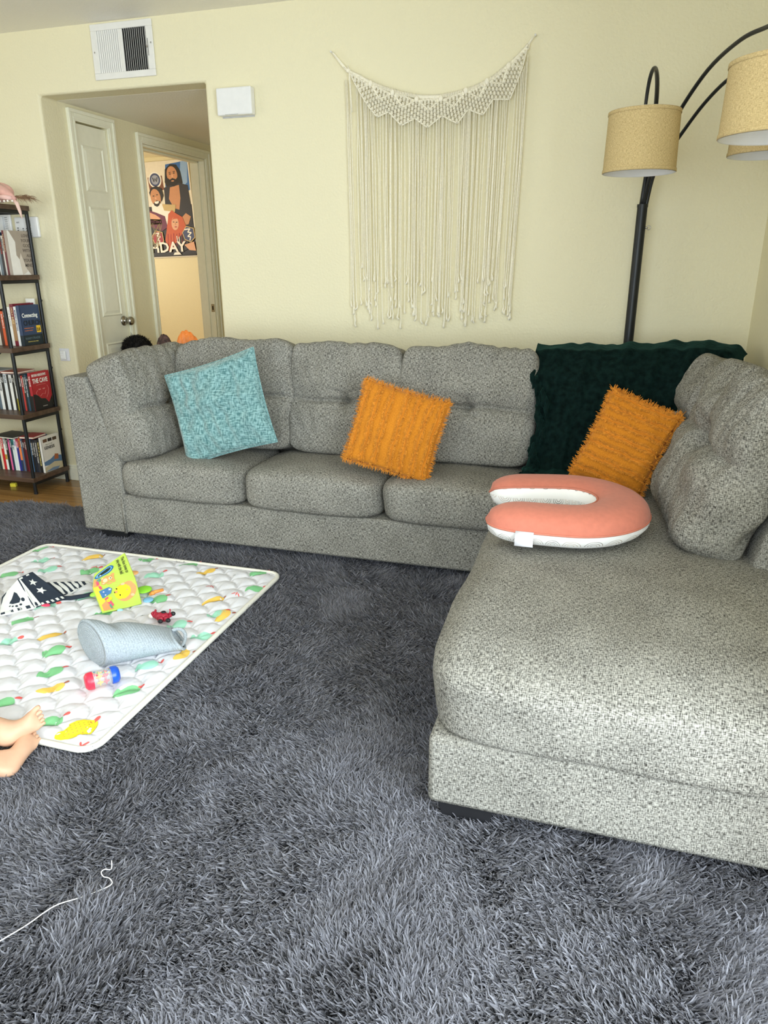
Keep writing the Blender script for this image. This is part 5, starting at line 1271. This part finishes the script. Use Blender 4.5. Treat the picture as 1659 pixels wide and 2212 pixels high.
def ctext(q, mats, txt, size, y, z, t, hexc, sx=.8, bold=.0004, align='LEFT', k=1):
    mats.append(cm(hexc, .5, 'ink')); q.text(txt, size, T((t + .0006 * k, y, z)) @ R3(0, 0, PI / 2) @ R3(PI / 2, 0, 0), len(mats) - 1, sx=sx, bold=bold, depth=.0002, align=align)
def cpoly(q, mats, pts, t, hexc, k=1):
    mats.append(cm(hexc, .5, 'ink')); q.poly([(t + .0003 * k, a, b) for a, b in pts], len(mats) - 1)
def cov_love(q, m, t, d, H):
    cpoly(q, m, [(-d / 2, 0), (d / 2 - .03, 0), (-d / 2 + .045, H * .45), (-d / 2 + .05, H * .75), (-d / 2 + .012, H), (-d / 2, H)], t, 'f0ede8')
    cpoly(q, m, [(-.01, .0), (d * .18, H * .08), (-.005, H * .5), (-.02, H * .35)], t, 'd9cfc4', 2)
    for i, s in enumerate(('LOVE', 'YOUR', 'GOD', 'WITH', 'ALL', 'YOUR', 'MIND')): ctext(q, m, s, .024, d / 2 - .006, H * .86 - i * .026, t, '6d6258', 1.0, .0002, 'RIGHT', 2)
def cov_church(q, m, t, d, H):
    cpoly(q, m, [(-d / 2, 0), (d / 2, 0), (d / 2, H * .26), (-d / 2, H * .26)], t, '12242c')
    ctext(q, m, 'Connecting', .032, -d / 2 + .010, H * .70, t, 'f4f4f0', .80, .0008, k=2); ctext(q, m, 'CHURCH', .038, -d / 2 + .014, H * .50, t, '16202e', .86, .0012, k=2)
    cpoly(q, m, [(d / 2 - .042, H * .30), (d / 2 - .008, H * .30), (d / 2 - .008, H * .48), (d / 2 - .042, H * .48)], t, 'f3c431', 2)
    ctext(q, m, '2.0', .024, d / 2 - .040, H * .345, t, '1a1a1a', .85, .0006, k=3)
    ctext(q, m, 'BEYOND SMALL GROUPS', .007, -d / 2 + .014, H * .42, t, 'e6874a', .9, .0001, k=2); ctext(q, m, 'TO AUTHENTIC COMMUNITY', .006, -d / 2 + .014, H * .36, t, 'e6874a', .8, .0001, k=2)
    ctext(q, m, 'RANDY FRAZEE', .017, -d / 2 + .012, H * .15, t, '5b6f78', .95, .0002, k=2); ctext(q, m, 'FOREWORD BY BILL HYBELS', .007, -d / 2 + .028, H * .08, t, 'd8c46a', .9, .0001, k=2)
def cov_cave(q, m, t, d, H):
    cpoly(q, m, [(-d / 2, 0), (d / 2, 0), (d / 2, H * .34), (d * .28, H * .16), (d * .12, H * .28), (-d * .1, H * .30), (-d * .3, H * .42), (-d / 2, H * .44)], t, '14161a')
    ctext(q, m, 'BRYAN MEADOWS', .020, -d / 2 + .008, H * .89, t, 'f6f2ee', .66, .0006, k=2); ctext(q, m, 'THE CAVE', .036, -d / 2 + .008, H * .72, t, 'f6f2ee', .74, .0012, k=2)
    ctext(q, m, 'PEAK      CLIFF', .009, -.028, H * .53, t, 'f2b0a8', .9, .0001, k=2); ctext(q, m, 'WORKBOOK', .007, -.012, H * .08, t, 'c9c2bc', .9, .0001, k=2)
    m.append(cm('f2b0a8', .5, 'ink'))
    for a in ([(-.04, .66), (.0, .67), (.035, .66)], [(-.045, .40), (-.05, .47), (-.035, .53)], [(-.02, .36), (.0, .42), (.02, .40), (.028, .48)], [(.045, .62), (.055, .52), (.045, .40), (.03, .30)]):
        q.tube([(t + .0008, x, z * H) for x, z in a], .0006, 4, len(m) - 1)
def cov_gen(q, m, t, d, H):
    for i, c in enumerate(('6a4a34', '2a2320', '4a3626')): cpoly(q, m, [(-d / 2 + .014 + i * .040, H * .84), (-d / 2 + .048 + i * .040, H * .84), (-d / 2 + .048 + i * .040, H * .93), (-d / 2 + .014 + i * .040, H * .93)], t, c)
    ctext(q, m, 'MIGUEL DE LA TORRE', .0065, -d / 2 + .030, H * .76, t, '8a8478', .9, .0001, k=2); ctext(q, m, 'GENESIS', .026, -d / 2 + .016, H * .64, t, '1c1c1c', .92, .0004, k=2)
    cpoly(q, m, [(-d / 2, H * .20), (d / 2, H * .12), (d / 2, H * .36), (.02, H * .42), (-.02, H * .34), (-d / 2, H * .30)], t, '5a7ea6'); cpoly(q, m, [(-d / 2, 0), (d / 2, 0), (d / 2, H * .18), (.01, H * .24), (-d / 2, H * .14)], t, 'cfc4a6', 2)
    cpoly(q, m, [(.01, H * .30), (.045, H * .28), (.05, H * .42), (.02, H * .45)], t, 'b0643a', 2); cpoly(q, m, [(-d / 2, H * .02), (.03, 0), (.05, H * .07), (-.01, H * .09)], t, '7b93b0', 3)
XR_ = SX1 - .014
def row(z, items, grp, y0=SY0 + .118):
    x = XR_
    for it in items:
        book(x, z + .0005, it[0], it[1], it[2], it[3], it[4], **dict({'grp': grp, 'y0': y0}, **(it[5] if len(it) > 5 else {}))); x -= it[0] + .0012
    return x
g1 = 'books on the second shelf'; g2 = 'books on the middle shelf'; g3 = 'books on the fourth shelf'; g4 = 'books on the bottom shelf'
row(lev[3], [
    (.020, .232, .165, 'a89c90', 'taupe paperback with a white swoosh cover and seven lines of words', dict(cover_fn=cov_love, spine='6d6258')),
    (.012, .232, .150, '6b2028', 'tall maroon hardback beside the taupe paperback', dict(lines='THE WISDOM JOURNAL', spine='d9b98a')),
    (.010, .205, .145, 'd6cfc8', 'slim pale grey book right of the dark red-lettered one', dict(lines='GRACE AND HOPE')),
    (.014, .200, .145, '2a2528', 'near-black book with red spine lettering on the second shelf', dict(lines='A STUDY GUIDE', spine='c4483c')),
    (.016, .196, .145, '6f7b84', 'slate grey book on the second shelf', dict(lines='PATHWAYS')),
    (.015, .190, .145, 'eef0ee', 'white book with blue spine lettering on the second shelf', dict(lines='FAITH AND LIFE', spine='2a5fa8')),
    (.020, .188, .145, 'e9ecdf', 'white book with a green patch near its foot', dict(band=('6fa33c', .06, .2), lines='SEASONS', spine='3a5a8c')),
    (.022, .226, .150, '23406a', 'tall navy book at the left end of the second shelf row', dict(lines='COMMENTARY')),
    (.018, .200, .145, 'c9b890', 'beige book left of the tall navy one', dict(lines='LETTERS'))], g1)
row(lev[2], [
    (.022, .222, .150, '2b4063', 'navy paperback with white title words and a yellow numbered square', dict(cover_fn=cov_church, band=('12242c', .0, .26))),
    (.016, .216, .150, 'eceef0', 'thin white book with blue spine letters next to the navy paperback', dict(lines='MINISTRY IN MOTION', spine='27406e')),
    (.024, .230, .165, '7a1f33', 'thick maroon bible with a tan lower spine', dict(band=('a8835a', .12, .62), lines='HOLY BIBLE', spine='e6cf9a')),
    (.020, .214, .145, 'f1efe9', 'thick white paperback left of the maroon bible', dict(lines='THE PURPOSE', spine='b9b3aa')),
    (.016, .212, .145, 'f4f1ee', 'white book with red lettering on the middle shelf', dict(lines='REDEMPTION SONG', spine='cf2a3a')),
    (.014, .206, .145, '1c1a1c', 'thin black book left of the red-lettered white one', dict(lines='NOTES')),
    (.018, .190, .140, 'd95a2c', 'orange paperback on the middle shelf behind the front post', dict(lines='RUN WITH IT')),
    (.020, .200, .140, '4b2a1c', 'dark brown hardback left of the orange paperback', dict(lines='HYMNAL', spine='d9b98a')),
    (.018, .196, .140, 'e6e2d8', 'cream book at the left end of the middle shelf', dict(lines='PSALMS'))], g2)
tp = tag(empty('note_pad', (XR_ - .062, SY0 + .225, lev[2] + .001)), 'white sheet pad standing behind the books on the middle shelf', 'paper pad')
q = MB(); q.box(-.030, .030, .052, .058, 0, .252); q.build('pad', cm('f2f1ea', .7, 'paper'), tp, smooth=False)
row(lev[1], [
    (.018, .222, .150, 'b5202e', 'bright red paperback with white title words on the fourth shelf', dict(cover_fn=cov_cave, band=('14161a', .0, .40), lines='THE CAVE')),
    (.010, .206, .145, '141416', 'slim black book beside the bright red paperback', dict(lines='RISE', spine='ffffff')),
    (.014, .214, .145, '2c4e66', 'teal-blue book third from the right on the fourth shelf', dict(lines='A BETTER WAY TO LEAD')),
    (.012, .214, .145, '1b1f24', 'black book with a large white spine title on the fourth shelf', dict(lines='BREAKTHROUGH LIVES')),
    (.012, .206, .145, 'c63c36', 'slim red-orange book between two dark ones on the fourth shelf', dict(lines='MOMENTUM')),
    (.012, .210, .145, '242a38', 'dark slate book left of the slim red-orange one', dict(lines='LIVING WELL')),
    (.016, .206, .145, '1d3a5c', 'deep blue book on the fourth shelf', dict(lines='LIVE YOUR TRUTH')),
    (.018, .210, .145, 'f0f0ec', 'white book with a mustard yellow foot on the fourth shelf', dict(band=('b5a52a', .0, .33), lines='ESSENCE')),
    (.014, .206, .145, '17181a', 'black book just right of the plain white pair', dict(lines='SHIFT')),
    (.020, .208, .145, 'f3f3f1', 'thick white book on the fourth shelf near the front post', dict(lines='ONE')),
    (.014, .206, .145, '2a2a2c', 'thin charcoal book between two white ones', {}),
    (.022, .222, .145, 'dfe3e6', 'tall pale grey-blue book on the fourth shelf', dict(lines='ATLAS')),
    (.018, .210, .145, '1a1a1e', 'black hardback second from the left end of the fourth shelf', dict(lines='TITLE')),
    (.020, .212, .145, 'e8e8e6', 'white book left of the black hardback on the fourth shelf', dict(lines='FIELD NOTES')),
    (.018, .204, .145, '5a6a78', 'blue-grey book at the far left end of the fourth shelf', dict(lines='MAPS'))], g3)
row(lev[0], [
    (.014, .216, .150, 'e9e6e0', 'white paperback with a landscape photo and GENESIS on its cover', dict(cover_fn=cov_gen)),
    (.016, .205, .145, '17171b', 'black book right beside the white landscape-cover paperback', dict(lines='THE ART OF THE PREACHER', spine='f2e28a')),
    (.016, .200, .145, '3a3a40', 'dark grey book with pale spine letters on the bottom shelf', dict(lines='STRENGTH FOR TODAY')),
    (.014, .200, .145, '1c2438', 'midnight blue book with white spine letters on the bottom shelf', dict(lines='THE WEIGHT OF IT')),
    (.014, .198, .145, '1a1c20', 'black book left of the midnight blue one on the bottom shelf', dict(lines='RENEWED MIND')),
    (.012, .204, .145, '4e7fb0', 'sky blue slim book on the bottom shelf', dict(lines='CALM')),
    (.018, .212, .145, 'ece7db', 'cream book with small brown spine words on the bottom shelf', dict(lines='OLD PATHS', spine='7a6a4a')),
    (.012, .200, .145, '7a1e2e', 'maroon book left of the cream one on the bottom shelf', dict(lines='COVENANT')),
    (.014, .196, .145, '4a1824', 'dark wine-red book behind the front post on the bottom shelf', dict(lines='MERCY')),
    (.012, .204, .145, '54708c', 'steel blue book left of the front post on the bottom shelf', dict(lines='HARBOR')),
    (.016, .206, .145, 'f0894e', 'orange book with a blue foot on the bottom shelf', dict(band=('1c3a5c', .0, .33), lines='SUNRISE')),
    (.016, .200, .145, '2b2f8a', 'royal blue book with a red top on the bottom shelf', dict(band=('d8405c', .75, 1.0), lines='HEROES')),
    (.014, .200, .145, 'f2f2f4', 'white book with violet spine lettering on the bottom shelf', dict(lines='LISTEN', spine='6a3aa0')),
    (.016, .198, .145, 'dfeae8', 'white book with a teal top on the bottom shelf', dict(band=('2a8a84', .8, 1.0), lines='OPEN SKY')),
    (.014, .204, .145, '23344e', 'navy book right of the pink one on the bottom shelf', dict(lines='COMPASS')),
    (.012, .206, .145, 'e86aa0', 'bright pink slim book on the bottom shelf', dict(lines='JOY')),
    (.018, .206, .145, '1a1a1c', 'black book with white script spine left of the pink one', dict(lines='The Journey')),
    (.016, .214, .145, 'f1efe8', 'white book with a gold band on the bottom shelf', dict(band=('b9973a', .3, .45), lines='GLORY')),
    (.018, .210, .145, 'c8242c', 'bright red book on the bottom shelf', dict(lines='COURAGE')),
    (.014, .206, .145, 'e9dfc2', 'pale yellow book left of the bright red one', dict(lines='BREAD')),
    (.016, .204, .145, '28343a', 'charcoal book at the left end of the bottom shelf', dict(lines='ROOTS'))], g4)
# flat books lying on the rows
def flat_book(x0, x1, y0, y1, z, h, cov, label, rz, cat='book'):
    b_ = tag(empty('book', ((x0 + x1) / 2, (y0 + y1) / 2, z), rz), label, cat); a, d = (x1 - x0) / 2, (y1 - y0) / 2
    q = MB(); q.box(-a, a, -d, d, 0, .0015); q.box(-a, a, -d, d, h - .0015, h); q.box(-a, -a + .0015, -d, d, 0, h); q.build('cover', cm(cov, .4, 'cover'), b_, smooth=False)
    q = MB(); q.box(-a + .002, a - .003, -d + .002, d - .002, .0016, h - .0016); q.build('pages', CREAM_PG, b_, smooth=False)
flat_book(-3.285, -3.190, SY0 + .07, SY0 + .19, lev[0] + .2165 + .001, .012, 'a81e30', 'dark red booklet lying flat on top of the bottom row of books', .1)
flat_book(-3.42, -3.24, SY0 + .06, SY0 + .22, lev[0] + .2165, .006, '2c3238', 'dark magazine lying flat on top of the bottom row of books', -.15) if False else None
flat_book(-3.47, -3.295, SY0 + .05, SY0 + .20, lev[0] + .2165, .009, '33383c', 'dark grey magazine lying flat across the bottom row of books', -.1)
flat_book(-3.335, -3.215, SY0 + .07, SY0 + .21, lev[1] + .2235, .010, 'b0453c', 'faded red thin book lying on top of the fourth shelf row', .05)
flat_book(-3.50, -3.345, SY0 + .06, SY0 + .21, lev[1] + .2235, .012, 'aab4bc', 'pale grey thin book lying on the left of the fourth shelf row', -.05)
jr = tag(empty('small_jar', (-3.298, SY0 + .020, lev[2] + .0005)), 'small orange jar with a black lid at the front of the middle shelf', 'jar')
q = MB(); q.lathe([(0, 0), (.018, 0), (.020, .003), (.020, .036), (.017, .041), (0, .041)], 28); q.build('body', cm('e27a3c', .35), jr, angle=40)
q = MB(); q.lathe([(.0202, .010), (.0206, .010), (.0206, .030), (.0202, .030)], 28); q.build('label_band', cm('f2b878', .5), jr)
q = MB(); q.lathe([(0, .040), (.0195, .040), (.0195, .052), (0, .053)], 28); q.build('lid', BLACKP, jr, angle=40)
sc_ = tag(empty('plastic_strip', (-3.275, SY0 + .018, lev[3] + .0005), .03), 'thin orange strip lying along the front edge of the second shelf', 'strip')
q = MB(); q.box(-.12, .105, -.010, .010, 0, .0035); q.poly([(.105, -.010, .0035), (.125, 0, .0035), (.105, .010, .0035)]); q.build('strip', cm('e8672c', .4), sc_, smooth=False)
# soft pink doll with fringe on the top board
dl = tag(empty('plush_doll', (-3.105, 3.40, lev[4] + .0005), 0), 'pink stuffed doll with wispy brown hair lying on top of the bookshelf', 'doll')
PK = plain('pink_plush', (.72, .40, .34), .85, var=.08, scale=30, sheen=.2); q = MB()
q.ball((-.07, 0, .055), (.085, .055, .050), 14); q.tube([(-.05, -.03, .075), (.02, -.04, .045), (.07, -.045, .014)], [.030, .022, .010], 12); q.build('body', PK, dl)
q = MB(); q.tube([(-.035, -.055, .030), (.02, -.058, .026), (.058, -.058, .020)], [.010, .013, .011], 12); q.build('arm', plain('pale_pink_plush', (.80, .52, .47), .85), dl)
q = MB(); q.ball((-.055, -.055, .046), (.018, .008, .016), 10); q.build('patch', cm('c4453f', .8, 'cloth'), dl)
q = MB(); q.tube([(.060, -.050, .014), (.083, -.054, -.004), (.094, -.053, -.045), (.098, -.05, -.080)], [.009, .010, .008, .002], 8, flat=.35); q.build('ribbon', plain('pale_pink_ribbon', (.78, .55, .48), .6), dl)
q = MB(); r = np.random.default_rng(6)
for k in range(90):
    a = r.uniform(-.04, .04); s0 = Vector((r.uniform(.03, .07), a, .026)); e = Vector((.10 + r.uniform(-.03, .055), a * 1.3 + r.normal(0, .01), .012 + r.normal(0, .010)))
    q.tube(bez([s0, (s0 + e) / 2 + Vector((.01, 0, .018 + r.normal(0, .006))), e], 5), [.0012, .0012, .001, .0009, .0007, .0003], 3, caps=False)
q.build('hair', plain('wispy_brown_hair', (.36, .22, .13), .7, var=.3), dl)
for k in range(6):
    q = MB(); q.ball((-.06 + k * .026, -.072 + .004 * (k % 2), .006), (.006, .006, .006), 8); q.build('pearl_bead', cm('f4ece2', .4), dl)
